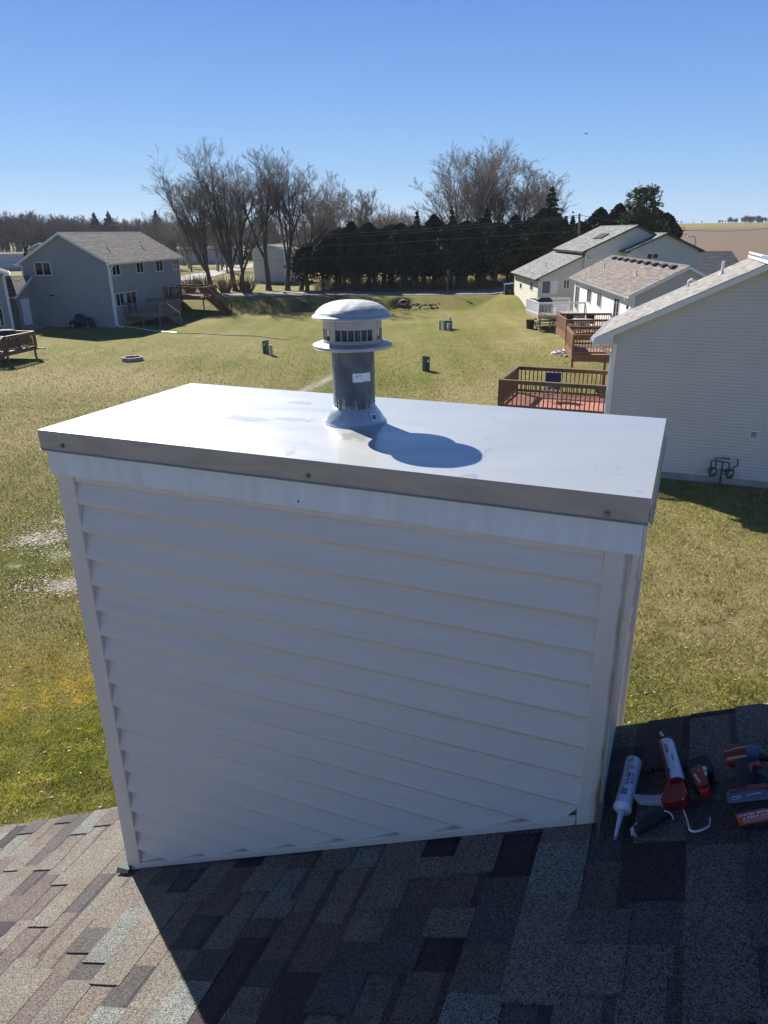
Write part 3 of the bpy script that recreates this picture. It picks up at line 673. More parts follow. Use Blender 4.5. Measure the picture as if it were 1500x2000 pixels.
# flue: collar, pipe, flange, cage, dome
FX, FY = .9899-1.9798, .4651
FO = (FX, FY, 0)
def part_at(mb, name, m, parent, smooth=True, bevel=0):
    return mb.build(name, MT[m], parent, smooth, bevel)
def flue_obj(name, m, prof, parent, n=64, zb=CZ, z_dent=None):
    o = MB(); o.lathe([(r, z) for r, z in prof], n); ob = o.build(name, MT[m], parent, True); ob.location = (FX, FY, zb); return ob
col_ = flue_obj('storm_collar', 'collar', [(.1075, -.004), (.108, .003), (.104, .007), (.103, .010), (.0765, .049), (.0735, .053), (.0705, .055)], ch)
pipe = flue_obj('flue_pipe', 'flue', [(.0708, .045), (.0708, .066), (.0722, .069), (.0708, .072), (.0708, .262), (.069, .264)], ch)
vc = flue_obj('vent_cap', 'cage', [(.0695, .250), (.0712, .256), (.120, .2535), (.1305, .2515), (.132, .254), (.131, .2615), (.120, .2655), (.098, .270), (.0955, .271)], ch, 80)
# cage: solid upper band plus slotted lower part
cg = MB(); R0 = .0965; n = 72; zc0, zc1, zc2, zc3 = .272, .280, .3145, .352
def cyl(z0, z1, r0, r1, a0=0, a1=2*math.pi, n=72, t=.0):
    vs = []; fs = []; full = abs(a1-a0-2*math.pi) < 1e-6; m_ = n if full else n+1
    for z, r in ((z0, r0), (z1, r1)):
        for k in range(m_): a = a0+(a1-a0)*k/n; vs.append((r*math.cos(a), r*math.sin(a), z))
    for k in range(n if full else n): fs.append((k, (k+1) % m_, m_+(k+1) % m_, m_+k))
    cg.add(vs, fs)
cyl(zc0, zc1, R0, R0); cyl(zc2, zc3, R0, R0); cyl(zc0-.002, zc0+.003, R0+.003, R0+.003); cyl(zc0+.003, zc0+.0031, R0+.003, R0)
segs = 4; view = math.atan2(-FY-1.6336, 0.0)-math.pi*0
ph = R_(-62)        # faces the standing viewer (local -Y)
for s_ in range(segs):
    a0 = ph+2*math.pi*s_/segs-math.pi/segs
    cyl(zc1, zc2, R0, R0, a0-.12, a0+.12, 6)            # solid uprights between openings
    for k in range(1, 6):
        a = a0+.12+(2*math.pi/segs-.24)*k/6
        v0 = np.array([math.cos(a), math.sin(a), 0])*R0; tdir = np.array([-math.sin(a), math.cos(a), 0])
        cg.fbox(v0, tdir, nrm(v0), (0, 0, 1), (-.0013, -.004, zc1-.001), (.0013, .0005, zc2+.001))
for s_ in range(segs):
    a = ph+2*math.pi*s_/segs-math.pi/segs+.14
    v0 = np.array([math.cos(a), math.sin(a), 0])*R0; tdir = np.array([-math.sin(a), math.cos(a), 0])
    cg.fbox(v0, tdir, nrm(v0), (0, 0, 1), (-.001, 0, zc2), (.001, .0015, zc3))
cgo = cg.build('cage', MT['cage'], vc, True)
inn = MB().lathe([(.073, .262), (.073, .345), (0.001, .346)], 40); inn.build('inner_flue', MT['flue'], vc, True)
dn = 96; prof = [(.098, .343), (.120, .345), (.1285, .3455), (.1315, .348), (.1300, .352), (.122, .358), (.1165, .3665), (.106, .3765), (.090, .3865), (.070, .3935), (.045, .3985), (.02, .4005), (.0008, .401)]
fine_ = []
for (a, b) in zip(prof[:-1], prof[1:]):
    for k in range(3): fine_.append((a[0]+(b[0]-a[0])*k/3, a[1]+(b[1]-a[1])*k/3))
fine_.append(prof[-1]); dm = MB().lathe(fine_, dn)
dents = [(-.5, .075, .013, .004), (-1.25, .085, .012, .0035), (-.95, .05, .016, .003), (-2.3, .08, .014, .003), (1.4, .06, .02, .003), (-1.9, .045, .012, .002), (-.1, .1, .012, .003)]
vv = []
for (x, y, z) in dm.v:
    if z > .353:
        for a, r, s_, d in dents:
            q = ((x-r*math.cos(a))**2+(y-r*math.sin(a))**2)/s_**2
            z -= .4*d*math.exp(-q)
        z += .0004*mnoise.noise((x*30, y*30, 1))
    vv.append((x, y, z))
dm.v = vv; dm.build('dome', MT['dome'], vc, True)
# text helper: glyph mesh in its own xy plane, centred
def text_mesh(s, size, bold=0.0, align='CENTER', shear=0., sx=1.):
    cu = bpy.data.curves.new('lettering', 'FONT'); cu.body = s; cu.size = size; cu.align_x = align; cu.align_y = 'CENTER'; cu.offset = bold; cu.shear = shear; cu.resolution_u = 2
    to = bpy.data.objects.new('lettering', cu); C.objects.link(to); bpy.context.view_layer.update()
    me = bpy.data.meshes.new_from_object(to.evaluated_get(bpy.context.evaluated_depsgraph_get()))
    vs = [(v.co.x*sx, v.co.y, 0) for v in me.vertices]; fs = [tuple(p.vertices) for p in me.polygons]
    bpy.data.objects.remove(to); bpy.data.curves.remove(cu); bpy.data.meshes.remove(me); return vs, fs
def rect(u0, v0, u1, v1, nu=10): # flat sheet subdivided in u
    vs = []; fs = []
    for k in range(nu+1): u = u0+(u1-u0)*k/nu; vs += [(u, v0, 0), (u, v1, 0)]
    for k in range(nu): fs.append((2*k, 2*k+2, 2*k+3, 2*k+1))
    return vs, fs
def wrap(mb, vf, fn): mb.add([fn(u, v) for u, v, _ in vf[0]], vf[1]); return mb
def on_cyl(r, a_c, zc): return lambda u, v: (r*math.cos(a_c+u/r), r*math.sin(a_c+u/r), zc+v)
vang = math.atan2(-(FY+1.6336-.0), -(FX-.03))   # direction from flue to the viewer in the local frame
# viewer sits at local (0.03,0)
vang = math.atan2(-1.755-FY+.0, .03-FX)
vw = np.array([0, 0, 0.])-LW(FX, FY); vang = math.atan2(vw@LY, vw@LX)
lab = MB(); wrap(lab, rect(-.003, -.0145, .062, .0145, 12), on_cyl(.0716, vang, .160))
lb = lab.build('label', MT['tube_white'], pipe)
lt = MB()
for (u, v, w_, h_) in ((.008, .004, .004, .003), (.013, .005, .002, .002), (.012, .001, .001, .003), (.020, .0045, .004, .004), (.0, -.0145, .002, .003), (.036, -.0143, .004, .002), (.043, -.014, .006, .002)):
    wrap(lt, rect(u, v, u+w_, v+h_, 2), on_cyl(.0719, vang, .160))
lt.build('print', MT['black'], lb)
def on_cone(a_c, z0):   # storm collar slope: v runs down the slope
    def f(u, v):
        k = v/.0465; r = .0768+.0262*k+.0012; z = .049-.039*k+.0008; a = a_c+u/.09; return (r*math.cos(a), r*math.sin(a), z)
    return f
cl = MB(); wrap(cl, rect(-.013, .004, .013, .040, 8), on_cone(vang+.78, 0)); lb2 = cl.build('label', MT['tube_white'], col_)
cp_ = MB(); vt, ft = text_mesh('DuraVent', .0062, .0002); wrap(cp_, ([(u, .009-v, 0) for u, v, _ in vt], [f[::-1] for f in ft]), lambda u, v: tuple(np.array(on_cone(vang+.78, 0)(u, v))*1.004))
for k in range(14): wrap(cp_, rect(-.009+k*.0013, .018, -.009+k*.0013+.0004+.0003*(k % 3), .034, 1), lambda u, v: tuple(np.array(on_cone(vang+.78, 0)(u, v))*1.004))
cp_.build('print', MT['ink'], lb2)
for a in (-1.25, -.75, -.62, -.1, 1.6, 2.6):
    f_ = on_cone(vang+a, 0); tb = MB()
    for (u0, v0, u1, v1) in ((-.010, .012, .010, .014), (-.010, .030, .010, .032), (-.010, .0141, -.008, .0299), (.008, .0141, .010, .0299)):
        b_ = rect(u0, v0, u1, v1, 3); tb.add([tuple(np.array(f_(u, v))*1.010) for u, v, _ in b_[0]], b_[1])
    tb.build('crimp_tab', MT['collar'], col_)

# loose bits of flashing at the foot
fl = MB(); A_, B_, C_ = hp(1168, 1573, LW(0, .018), LY), hp(1180, 1563, LW(0, .018), LY), hp(1166, 1648, LW(-.06, -.05, roofz(-.06))+RN*.004, RN)
D_ = C_+np.array([0, 0, .012])
inv = lambda P: ((P-LW(0, 0))@LX, (P-LW(0, 0))@LY, P[2])
fl.prism([inv(A_), inv(C_), inv(D_), inv(B_)], (.0022, 0, 0)); fl.build('step_flashing', MT['util_dark'], ch)
fl = MB(); b0 = (-1.925, .03, roofz(-1.925)+.012)
fl.prism([(-1.975, .0, roofz(-1.975)+.012), (-1.90, -.008, roofz(-1.90)+.012), (-1.90, .0, roofz(-1.9)+.024), (-1.98, .015, roofz(-1.975)+.030)], (0, .035, .004)); fl.build('foot_flashing', MT['util_dark'], ch)

# ---------------------------------------------------------------- tools on the shingles
def frame3(d, up):      # axis frame along d, 'up' roughly away from the roof
    d = nrm(d); s_ = nrm(np.cross(d, up)); u = np.cross(s_, d); return d, s_, u
def tool_root(name, label, cat, P): return thing(name, label, cat, tuple(P))
def off(mb, P): mb.v = [tuple(np.array(v)-P) for v in mb.v]; return mb
def cart(root, Pb, Pf, r, roll, big, m='tube_white', texts=True, name='tube_body', a_text=0.):
    """sealant cartridge from base Pb to front Pf, wrapped print"""
    d, s_, u = frame3(Pf-Pb, RN); L = np.linalg.norm(Pf-Pb); base = np.array(root.location)
    mb = MB(); pr = [(r*.9, .0), (r*1.02, .0), (r*1.02, .004), (r*.99, .005), (r, .006), (r, L-.014), (r*1.05, L-.013), (r*1.05, L-.002), (r*.98, L), (r*.55, L+.006), (r*.36, L+.010)]
    n = 40; vs = []; fs = []
    for rr, t in pr:
        for k in range(n): a = 2*math.pi*k/n; vs.append(Pb+d*t+(s_*math.cos(a)+u*math.sin(a))*rr-base)
    for i in range(len(pr)-1):
        for k in range(n): fs.append((i*n+k, i*n+(k+1) % n, (i+1)*n+(k+1) % n, (i+1)*n+k))
    fs.append(tuple(range(n-1, -1, -1))); mb.add(vs, fs)
    body = mb.build(name, MT[m], root, True)
    # print: coordinate a along the tube (from base), b round it
    def fn(a, b, k=1.012): t = roll+b/r; return tuple(Pb+d*a+(s_*math.cos(t)+u*math.sin(t))*r*k-base)
    return body, fn, L
def curve_rect(mb, fn, a0, a1, b0, b1, n=8):
    vs = []; fs = []
    for k in range(n+1): b = b0+(b1-b0)*k/n; vs += [fn(a0, b), fn(a1, b)]
    for k in range(n): fs.append((2*k, 2*k+1, 2*k+3, 2*k+2))
    mb.add(vs, fs)
# white sealant tube leaning by the corner post
r = .0245; Pb = T(408, 452, r); Pf = T(296, 905, r); Pf = Pb+nrm(Pf-Pb)*.212
tube = tool_root('sealant_tube', 'white sealant tube with blue print and nozzle, against the chimney corner', 'sealant tube', (Pb+Pf)/2)
tb_, fn, L = cart(tube, Pb, Pf, r, math.pi*.5, True)
ink = MB()
# visible side: b negative = towards picture right
for a0, a1, b0, b1 in ((.028, .175, .0015, .0025), (.028, .029, .0015, .024), (.150, .1512, -.004, .016), (.174, .1752, -.004, .016), (.150, .1752, -.0048, -.0038)):
    curve_rect(ink, fn, a0, a1, b0, b1)
def put_text(mb, s, size, a_c, b_c, rot=0, bold=.0, sx=1., sgn=1):
    vt, ft = text_mesh(s, size, bold, sx=sx); c, s2 = math.cos(rot), math.sin(rot)
    mb.add([fn(a_c+(x*c-y*s2), b_c+sgn*(x*s2+y*c)) for x, y, _ in vt], ft)
put_text(ink, '100% PURE', .0125, .103, .0085, bold=.0004)
put_text(ink, 'SILICONE', .011, .100, .020, bold=.0003)
put_text(ink, '50', .021, .1625, .006, bold=.0007, sx=1.15)
for k in range(8):
    a0 = .045+k*.0145
    for j in range(3): curve_rect(ink, fn, a0+.001*(j % 2), a0+.010, -.018-j*.0022+.0, -.0188-j*.0022, 1)
for k in range(20): curve_rect(ink, fn, .046+k*.0062, .046+k*.0062+.0045-.0012*(k % 3), -.0105, -.0112, 1)
for k in range(18): curve_rect(ink, fn, .046+k*.0066, .046+k*.0066+.0045-.0012*(k % 2), -.0135, -.0142, 1)
for k in range(24):
    a = 2*math.pi*k/24; a2 = 2*math.pi*(k+1)/24; c = (.052, .011)
    ink.add([fn(c[0]+q*math.cos(t), c[1]+q*math.sin(t)) for q, t in ((.0105, a), (.0092, a), (.0092, a2), (.0105, a2))], [(0, 1, 2, 3)])
put_text(ink, 'GE', .010, .052, .011, bold=.0003)
put_text(ink, '4 YEAR', .005, .013, .006, bold=.0002, rot=0)
for k in range(4): curve_rect(ink, fn, .018+k*.002, .0188+k*.002, -.006, .012, 3)
ink.build('print', MT['ink'], tb_)
tip = T(258, 1068, .006); d = nrm(Pf-Pb); p1 = Pf+d*.006
off(MB().tube([p1, p1+(tip-p1)*.12, p1+(tip-p1)*.2, tip], [.0105, .0098, .0078, .0042], 20), np.array(tube.location)).build('nozzle', MT['tube_nozzle'], tube, True)
off(MB().tube([tip-nrm(tip-p1)*.002, tip+nrm(tip-p1)*.004], [.0052, .0046], 12), np.array(tube.location)).build('dried_sealant', MT['stone'], tube, True)
# small dark bit holder behind the tube
P1, P2 = T(478, 530, .012), T(562, 520, .012)
bh = tool_root('bit_holder', 'small dark metal bit lying behind the white sealant tube', 'drill bit', (P1+P2)/2)
off(MB().tube([P1, P1+(P2-P1)*.5, P1+(P2-P1)*.52, P2], [.007, .007, .011, .011], 12), np.array(bh.location)).build('shank', MT['blackrub'], bh, True)
off(MB().tube([P1+(P2-P1)*.72, P1+(P2-P1)*.86], [.0114, .0114], 12), np.array(bh.location)).build('collar', MT['red_tool'], bh, True)

# caulking gun
Qf, Qb = T(672, 300, .028), T(765, 640, .028)          # front plate -> back of the barrel
gun = tool_root('caulking_gun', 'dark red caulking gun loaded with a white cartridge', 'caulking gun', (Qf+Qb)/2)
gb = np.array(gun.location); d, s_, u = frame3(Qb-Qf, RN); L = np.linalg.norm(Qb-Qf)
def arcsheet(mb, P, d, s_, u, L, r, a0, a1, n=18, t=.0016):
    vs = []; fs = []
    for rr in (r, r+t):
        for k in range(n+1):
            a = a0+(a1-a0)*k/n; o = (s_*math.cos(a)+u*math.sin(a))*rr
            vs += [P+o, P+d*L+o]
    m_ = 2*(n+1)
    for k in range(n): fs += [(2*k, 2*k+1, 2*k+3, 2*k+2), (m_+2*k, m_+2*k+2, m_+2*k+3, m_+2*k+1)]
    fs += [(0, m_, m_+1, 1), (m_-2, m_-1, 2*m_-1, 2*m_-2)]
    for k in range(n): fs += [(2*k, 2*k+2, m_+2*k+2, m_+2*k), (2*k+1, m_+2*k+1, m_+2*k+3, 2*k+3)]
    mb.add(vs, fs)
# side the red cradle covers: picture left and underneath
left = nrm(np.cross(RN, d)); 
sgn = 1 if (s_@(-LX)) > 0 else -1
mbr = MB(); arcsheet(mbr, Qf, d, s_*sgn, u, L+.01, .0258, R_(-150), R_(62))
mbr.tube([Qf-d*.002, Qf+d*.002], [.027, .027], 28); mbr.tube([Qb-d*.0, Qb+d*.004], [.028, .028], 28)
off(mbr, gb).build('barrel', MT['red_tool'], gun, True)
off(MB().tube([Qf+u*.026+s_*sgn*-.0-d*.003, Qf+u*.0265+d*.004], [.0015, .0015], 8), gb)
body2, fn, L2 = cart(gun, Qb, Qf+d*.004, .0235, math.pi*.5, False, name='cartridge')
ink = MB()
off_b = (-1 if sgn > 0 else 1)
for b_ in (.004, .0122): curve_rect(ink, fn, .02, L2-.02, b_*off_b*-1-.0004, b_*off_b*-1+.0005, 1)
for k in range(12): curve_rect(ink, fn, .03+k*.011, .031+k*.011, .0, -.006*off_b*-1, 3); 
put_text(ink, 'SEALANT', .010, L2-.055, .0, bold=.0004); put_text(ink, '100%', .009, .045, .009, bold=.0003)
put_text(ink, 'PAINTABLE', .007, L2*.5, -.010, bold=.0002)
ink.build('print', MT['ink'], body2)
N0, N1 = Qf-d*.001, T(626, 212, .030)
off(MB().tube([N0, N0+(N1-N0)*.15, N0+(N1-N0)*.9, N1], [.0085, .0075, .0046, .0052], 18), gb).build('nozzle', MT['tube_nozzle'], gun, True)
# housing
poly = [T(690, 735, .012), T(715, 660, .012), T(800, 628, .012), T(838, 665, .012), T(882, 782, .012), T(872, 812, .012), T(790, 838, .012), T(742, 858, .012), T(655, 838, .012), T(672, 795, .012)]
hb = MB().prism(poly, RN*.034); off(hb, gb).build('housing', MT['red_tool'], gun, bevel=.004)
rv = MB(); c = T(810, 755, .0465); rv.tube([c, c+RN*.003], [.0042, .0034], 16); off(rv, gb).build('rivet', MT['steel'], gun, True)
dt = MB(); c = T(722, 812, .0462); dt.tube([c, c+RN*.0008], .0036, 16); off(dt, gb).build('hole', MT['black'], gun)
trg = [T(690, 735, .022), T(668, 728, .022), T(640, 752, .022), T(560, 756, .022), T(480, 752, .022), T(425, 742, .022), T(415, 752, .022), T(440, 790, .022), T(470, 806, .022), T(560, 812, .022), T(680, 812, .022)]
off(MB().prism(trg, RN*.016), gb).build('trigger', MT['grey_tool'], gun, bevel=.003)
hs = [T(690, 858, .026), T(640, 880, .026), T(560, 925, .025), T(480, 972, .023), T(425, 1010, .021), T(408, 1022, .020)]
off(MB().tube(hs, [.014, .0165, .018, .017, .0145, .008], 20), gb).build('handle_grip', MT['blackrub'], gun, True)
hs = [T(660, 845, .032), T(590, 880, .033), T(510, 925, .031), T(440, 972, .029), T(402, 1008, .024), T(408, 1042, .018), T(432, 1050, .014)]
off(MB().tube(hs, [.004, .007, .0085, .009, .0095, .0085, .004], 14), gb).build('handle_inlay', MT['grey_tool'], gun, True)
arc = [T(655, 848, .040), T(690, 858, .042), T(718, 882, .036), T(732, 918, .022)]
off(MB().tube(arc, .0014, 8), gb).build('grip_seam', MT['tube_white'], gun, True)
rod = [T(806, 830, .022), T(825, 880, .021), T(842, 930, .020), T(856, 985, .016), T(866, 1006, .014), T(885, 1018, .012), T(915, 1018, .011), T(970, 1003, .011), T(1008, 985, .012), T(1024, 970, .013), T(1031, 950, .014), T(1030, 908, .016)]
off(MB().tube(rod, .0040, 14), gb).build('plunger_rod', MT['steel'], gun, True)

# tape measure
c0 = T(955, 620, 0)
tape = tool_root('tape_measure', 'red and black tape measure lying between the caulking gun and the impact driver', 'tape measure', c0); tb0 = np.array(c0)
blk = [T(880, 520, .0), T(960, 478, .0), T(1025, 468, .0), T(1052, 500, .0), T(1060, 560, .0), T(1085, 610, .0), T(1050, 625, .0), T(1045, 700, .0), T(990, 745, .0), T(940, 735, .0), T(900, 660, .0), T(872, 600, .0)]
off(MB().prism(blk, RN*.036), tb0).build('case', MT['blackrub'], tape, bevel=.006)
redf = [T(868, 532, .036), T(905, 500, .036), T(960, 486, .036), T(1000, 570, .036), T(1012, 600, .036), T(1022, 640, .036), T(950, 668, .036), T(918, 650, .036)]
off(MB().prism(redf, RN*.007), tb0).build('face_plate', MT['red_tool'], tape, bevel=.003)
redb = [T(918, 655, .012), T(1024, 640, .012), T(1052, 690, .008), T(1050, 735, .006), T(965, 752, .006)]
off(MB().prism(redb, RN*.026), tb0).build('front_shell', MT['red_bright'], tape, bevel=.005)
wl = [T(964, 486, .0435), T(1000, 492, .0435), T(1004, 560, .0435), T(990, 562, .0435)]
wlo = off(MB().prism(wl, RN*.0012), tb0).build('white_badge', MT['ink_white'], tape)
hk = [T(1036, 575, .012), T(1098, 602, .012), T(1100, 625, .012), T(1060, 632, .012), T(1040, 622, .012)]
off(MB().prism(hk, RN*.006), tb0).build('hook', MT['black'], tape)
def flat_text(mb, s, size, P, ex, base, n=RN, bold=0., shear=0., sx=1.):
    """lettering laid flat: P centre, ex reading direction"""
    ex = nrm(ex-n*(ex@n)); ey = np.cross(n, ex); vt, ft = text_mesh(s, size, bold, shear=shear, sx=sx)
    mb.add([P+ex*x+ey*y-base for x, y, _ in vt], ft); return mb
tx = MB(); e1 = T(960, 610, 0)-T(895, 560, 0)
flat_text(tx, 'Milwaukee', .0100, T(924, 582, .0442), T(958, 635, 0)-T(888, 540, 0), tb0, bold=.0003, shear=.3)
bolt = [T(885, 536, .0441), T(930, 570, .0441), T(922, 574, .0441), T(970, 612, .0441), T(915, 580, .0441), T(925, 576, .0441)]
tx.build('print', MT['ink_white'], tape)
tx = MB(); flat_text(tx, 'm', .008, T(937, 520, .0442), T(945, 540, 0)-T(935, 500, 0), tb0, bold=.0003); tx.build('print', MT['ink_white'], tape)
tx = MB(); flat_text(tx, '25', .0095, T(990, 522, .0449), T(1000, 560, 0)-T(985, 490, 0), tb0, bold=.0004); tx.build('print', MT['black'], wlo)

# impact driver with battery
c0 = T(1310, 650, 0)
dr = tool_root('impact_driver', 'worn red and black impact driver standing on its battery pack at the right', 'impact driver', c0); b0 = np.array(c0)
def P_(x, y, h): return T(x, y, h)
bat = [P_(1140, 735, .0), P_(1180, 705, .0), P_(1320, 668, .0), P_(1480, 655, .0), P_(1540, 690, .0), P_(1560, 960, .0), P_(1500, 1000, .0), P_(1275, 1000, .0), P_(1245, 960, .0), P_(1160, 830, .0)]
off(MB().prism(bat, RN*.050), b0).build('battery_pack', MT['blackrub'], dr, bevel=.006)
lid = [P_(1165, 722, .050), P_(1320, 680, .050), P_(1475, 668, .050), P_(1520, 700, .050), P_(1525, 760, .050), P_(1180, 800, .050)]
off(MB().prism(lid, RN*.010), b0).build('battery_top', MT['vent_grey'], dr, bevel=.004)
edge = [P_(1180, 700, .058), P_(1320, 655, .058), P_(1480, 640, .058), P_(1520, 668, .058), P_(1320, 678, .058), P_(1190, 712, .058)]
off(MB().prism(edge, RN*.008), b0).build('red_lip', MT['red_tool'], dr, bevel=.003)
# sloping label on the front of the pack
LA, LB, LC, LD = P_(1228, 878, .0525), P_(1490, 825, .0525), P_(1535, 925, .0525), P_(1272, 972, .0525)
pl_ = MB().prism([LA, LD, LC, LB], RN*.0015); lbl = off(pl_, b0).build('label', MT['red_bright'], dr, bevel=.0008)
ex = LB-LA; ey = LD-LA
tx = MB(); flat_text(tx, 'UNITED BRICK', .0115, LA+ex*.56+ey*.28+RN*.0022, ex, b0, bold=.0003, sx=1.0); flat_text(tx, '& FIREPLACE', .0115, LA+ex*.585+ey*.54+RN*.0022, ex, b0, bold=.0003)
tx.prism([LA+ex*.13+ey*.70+RN*.0018-b0, LA+ex*.97+ey*.70+RN*.0018-b0, LA+ex*.97+ey*.725+RN*.0018-b0, LA+ex*.13+ey*.725+RN*.0018-b0], RN*.0003)
tx.prism([LA+ex*.13+ey*.84+RN*.0018-b0, LA+ex*.97+ey*.84+RN*.0018-b0, LA+ex*.97+ey*.86+RN*.0018-b0, LA+ex*.13+ey*.86+RN*.0018-b0], RN*.0003)
tx.build('print', MT['ink_white'], lbl)
tx = MB(); q = LA+ex*.20+ey*.42+RN*.0022
tx.add([tuple(q-b0), tuple(q+ex*.035+ey*.10-b0), tuple(q-ey*.26+ex*.015-b0), tuple(q-ex*.03+ey*.1-b0)], [(0, 1, 2), (0, 2, 3)]); tx.build('flame_mark', MT['black'], lbl)
mbx = [P_(1205, 738, .0605), P_(1283, 724, .0605), P_(1287, 748, .0605), P_(1209, 762, .0605)]
bx = off(MB().prism(mbx[::-1], RN*.0008), b0).build('badge', MT['ink_white'], dr)
tx = MB(); flat_text(tx, 'M18', .0095, P_(1246, 743, .0620), ex, b0, bold=.0006, sx=1.25); tx.build('print', MT['black'], bx)
tx = MB(); flat_text(tx, 'LITHIUM', .0085, P_(1384, 712, .0620), ex, b0, bold=.0002, sx=1.1); tx.build('print', MT['ink_white'], dr)
hs = [P_(1310, 700, .040), P_(1320, 640, .048), P_(1325, 580, .052), P_(1318, 520, .054), P_(1310, 480, .052)]
off(MB().tube(hs, [.030, .026, .024, .026, .026], 24), b0).build('grip', MT['blackrub'], dr, True)
hd = [P_(1158, 430, .046), P_(1165, 428, .046), P_(1230, 418, .046), P_(1300, 402, .046), P_(1350, 396, .046)]
off(MB().tube(hd, [.018, .0235, .026, .027, .026], 24), b0).build('motor_housing', MT['red_tool'], dr, True)
hd = [P_(1345, 396, .046), P_(1390, 392, .046), P_(1432, 400, .046), P_(1450, 410, .046)]
off(MB().tube(hd, [.0275, .0275, .022, .013], 24), b0).build('gear_case', MT['vent_grey'], dr, True)
hd = [P_(1445, 410, .046), P_(1490, 420, .046), P_(1560, 430, .046)]
off(MB().tube(hd, [.011, .010, .009], 16), b0).build('chuck', MT['black'], dr, True)
tri = [P_(1325, 505, .060), P_(1440, 470, .060), P_(1465, 510, .060), P_(1400, 505, .060), P_(1375, 580, .060), P_(1350, 540, .060)]
off(MB().prism(tri, RN*.014), b0).build('trigger_guard', MT['red_tool'], dr, bevel=.003)
vt_ = MB(); q0 = P_(1165, 418, .0705); q1 = P_(1325, 392, .0735)
vt_.prism([q0, q1, P_(1330, 408, .0725), P_(1170, 436, .070)], RN*.001); off(vt_, b0).build('scuffed_plate', MT['cap_edge'], dr)
c = P_(1300, 478, .068); off(MB().tube([c, c+RN*.006], [.009, .007], 16), b0).build('direction_switch', MT['black'], dr, True)

# ---------------------------------------------------------------- neighbouring houses
# near right, same street line as ours
h1 = House('house', 'nearest neighbour on the right, pale siding in shade with tan shingles and gas meters', (7.27, 23.1), AZ, 8.0, 5.7, 0, 4.72, .49, 'siding1', trim='trim_shade', pal='tan', ox=.58, oy=.33, tabw=(.25, .9), seed=21, ts=.19)
h1.down(0, .12, 0, 0)
MB().bar((-.63, .1, 4.25), (-.63, .1, 4.02), .1, .08).build('outlet', MT['white'], h1.root)
h1.pipe(2.9, 3.6, .42, .05)
MB().tube([(1.9, 4.6, h1.top(1.9)), (1.9, 4.6, h1.top(1.9)+.2), (2.0, 4.6, h1.top(1.9)+.26), (2.1, 4.6, h1.top(1.9)+.2)], .045, 10).build('vent_pipe', MT['white'], h1.root)
nR = nrm(-h1.m*h1.X+np.array([0, 0, 1.])); oR = h1.O+np.array([0, 0, h1.top(0)+.06]); iv = lambda P: (h1.loc(P)[0], h1.loc(P)[1], P[2])
rp_ = lambda x, y: hp(x, y, oR, nR)
for q in (((1463, 492), (1524, 507), (1524, 512), (1463, 495)), ((1461, 499), (1524, 517), (1524, 523), (1461, 503))):
    MB().prism([iv(rp_(*p)) for p in q], (0, 0, .02)).build('skylight_frame', MT['white'], h1.root)
MB().prism([iv(rp_(*p)) for p in ((1490, 500), (1524, 509), (1524, 517), (1484, 504))], (0, 0, .03)).build('skylight', MT['vent_grey'], h1.root)
P = h1.loc(hp(1472, 848, h1.O, h1.Y)); x, z = P[0], P[2]
v = MB().box((x-.1, -.05, z-.1), (x+.1, .0, z+.1)); vv_ = v.build('wall_vent', MT['white'], h1.root)
v = MB()
for k in range(5): v.box((x-.08, -.062, z-.08+k*.034), (x+.08, -.048, z-.058+k*.034))
v.build('louvre', MT['vent_grey'], vv_)
# gas meters on the wall
gm = thing('gas_meters', 'pair of grey gas meters with black pipework low on the neighbouring wall', 'gas meter', tuple(h1.O+h1.X*3.5-h1.Y*.16), -R_(AZ))
def wl1(px, py): P = h1.loc(hp(px, py, h1.O-h1.Y*.16, h1.Y)); return (P[0]-3.5, 0, P[2])
def mz(X, Y): return wl1(1330+X/8.82, 780+Y/8.82)
mp_ = MB()
for pts in (((520, 1160), (520, 1062), (600, 1058), (720, 1080), (830, 1092), (828, 1190)), ((600, 1160), (605, 1010), (730, 1015), (855, 1030)), ((720, 1080), (705, 1200), (690, 1300), (665, 1470)), ((900, 1200), (915, 1160), (970, 1155), (985, 1060), (960, 1030)), ((700, 1210), (780, 1250))):
    mp_.tube([mz(*p) for p in pts], .022, 8)
mp_.build('pipework', MT['util_dark'], gm, True)
for (X_, Y_) in ((545, 1240), (838, 1270)):
    c = np.array(mz(X_, Y_)); b = MB()
    b.prism([tuple(c+np.array(q)) for q in ((-.12, -.08, .07), (-.08, -.08, .11), (.08, -.08, .11), (.12, -.08, .07), (.12, -.08, -.05), (.07, -.08, -.16), (-.07, -.08, -.16), (-.12, -.08, -.05))], (0, .16, 0))
    mo = b.build('meter', MT['util_dark'], gm, bevel=.01)
    d_ = MB(); d_.tube([tuple(c+np.array((.03, -.081, .04))), tuple(c+np.array((.03, -.11, .04)))], .05, 16); d_.box(tuple(c+np.array((-.05, -.085, -.06))), tuple(c+np.array((.02, -.08, -.02)))); d_.build('dial', MT['util_pale'], mo)
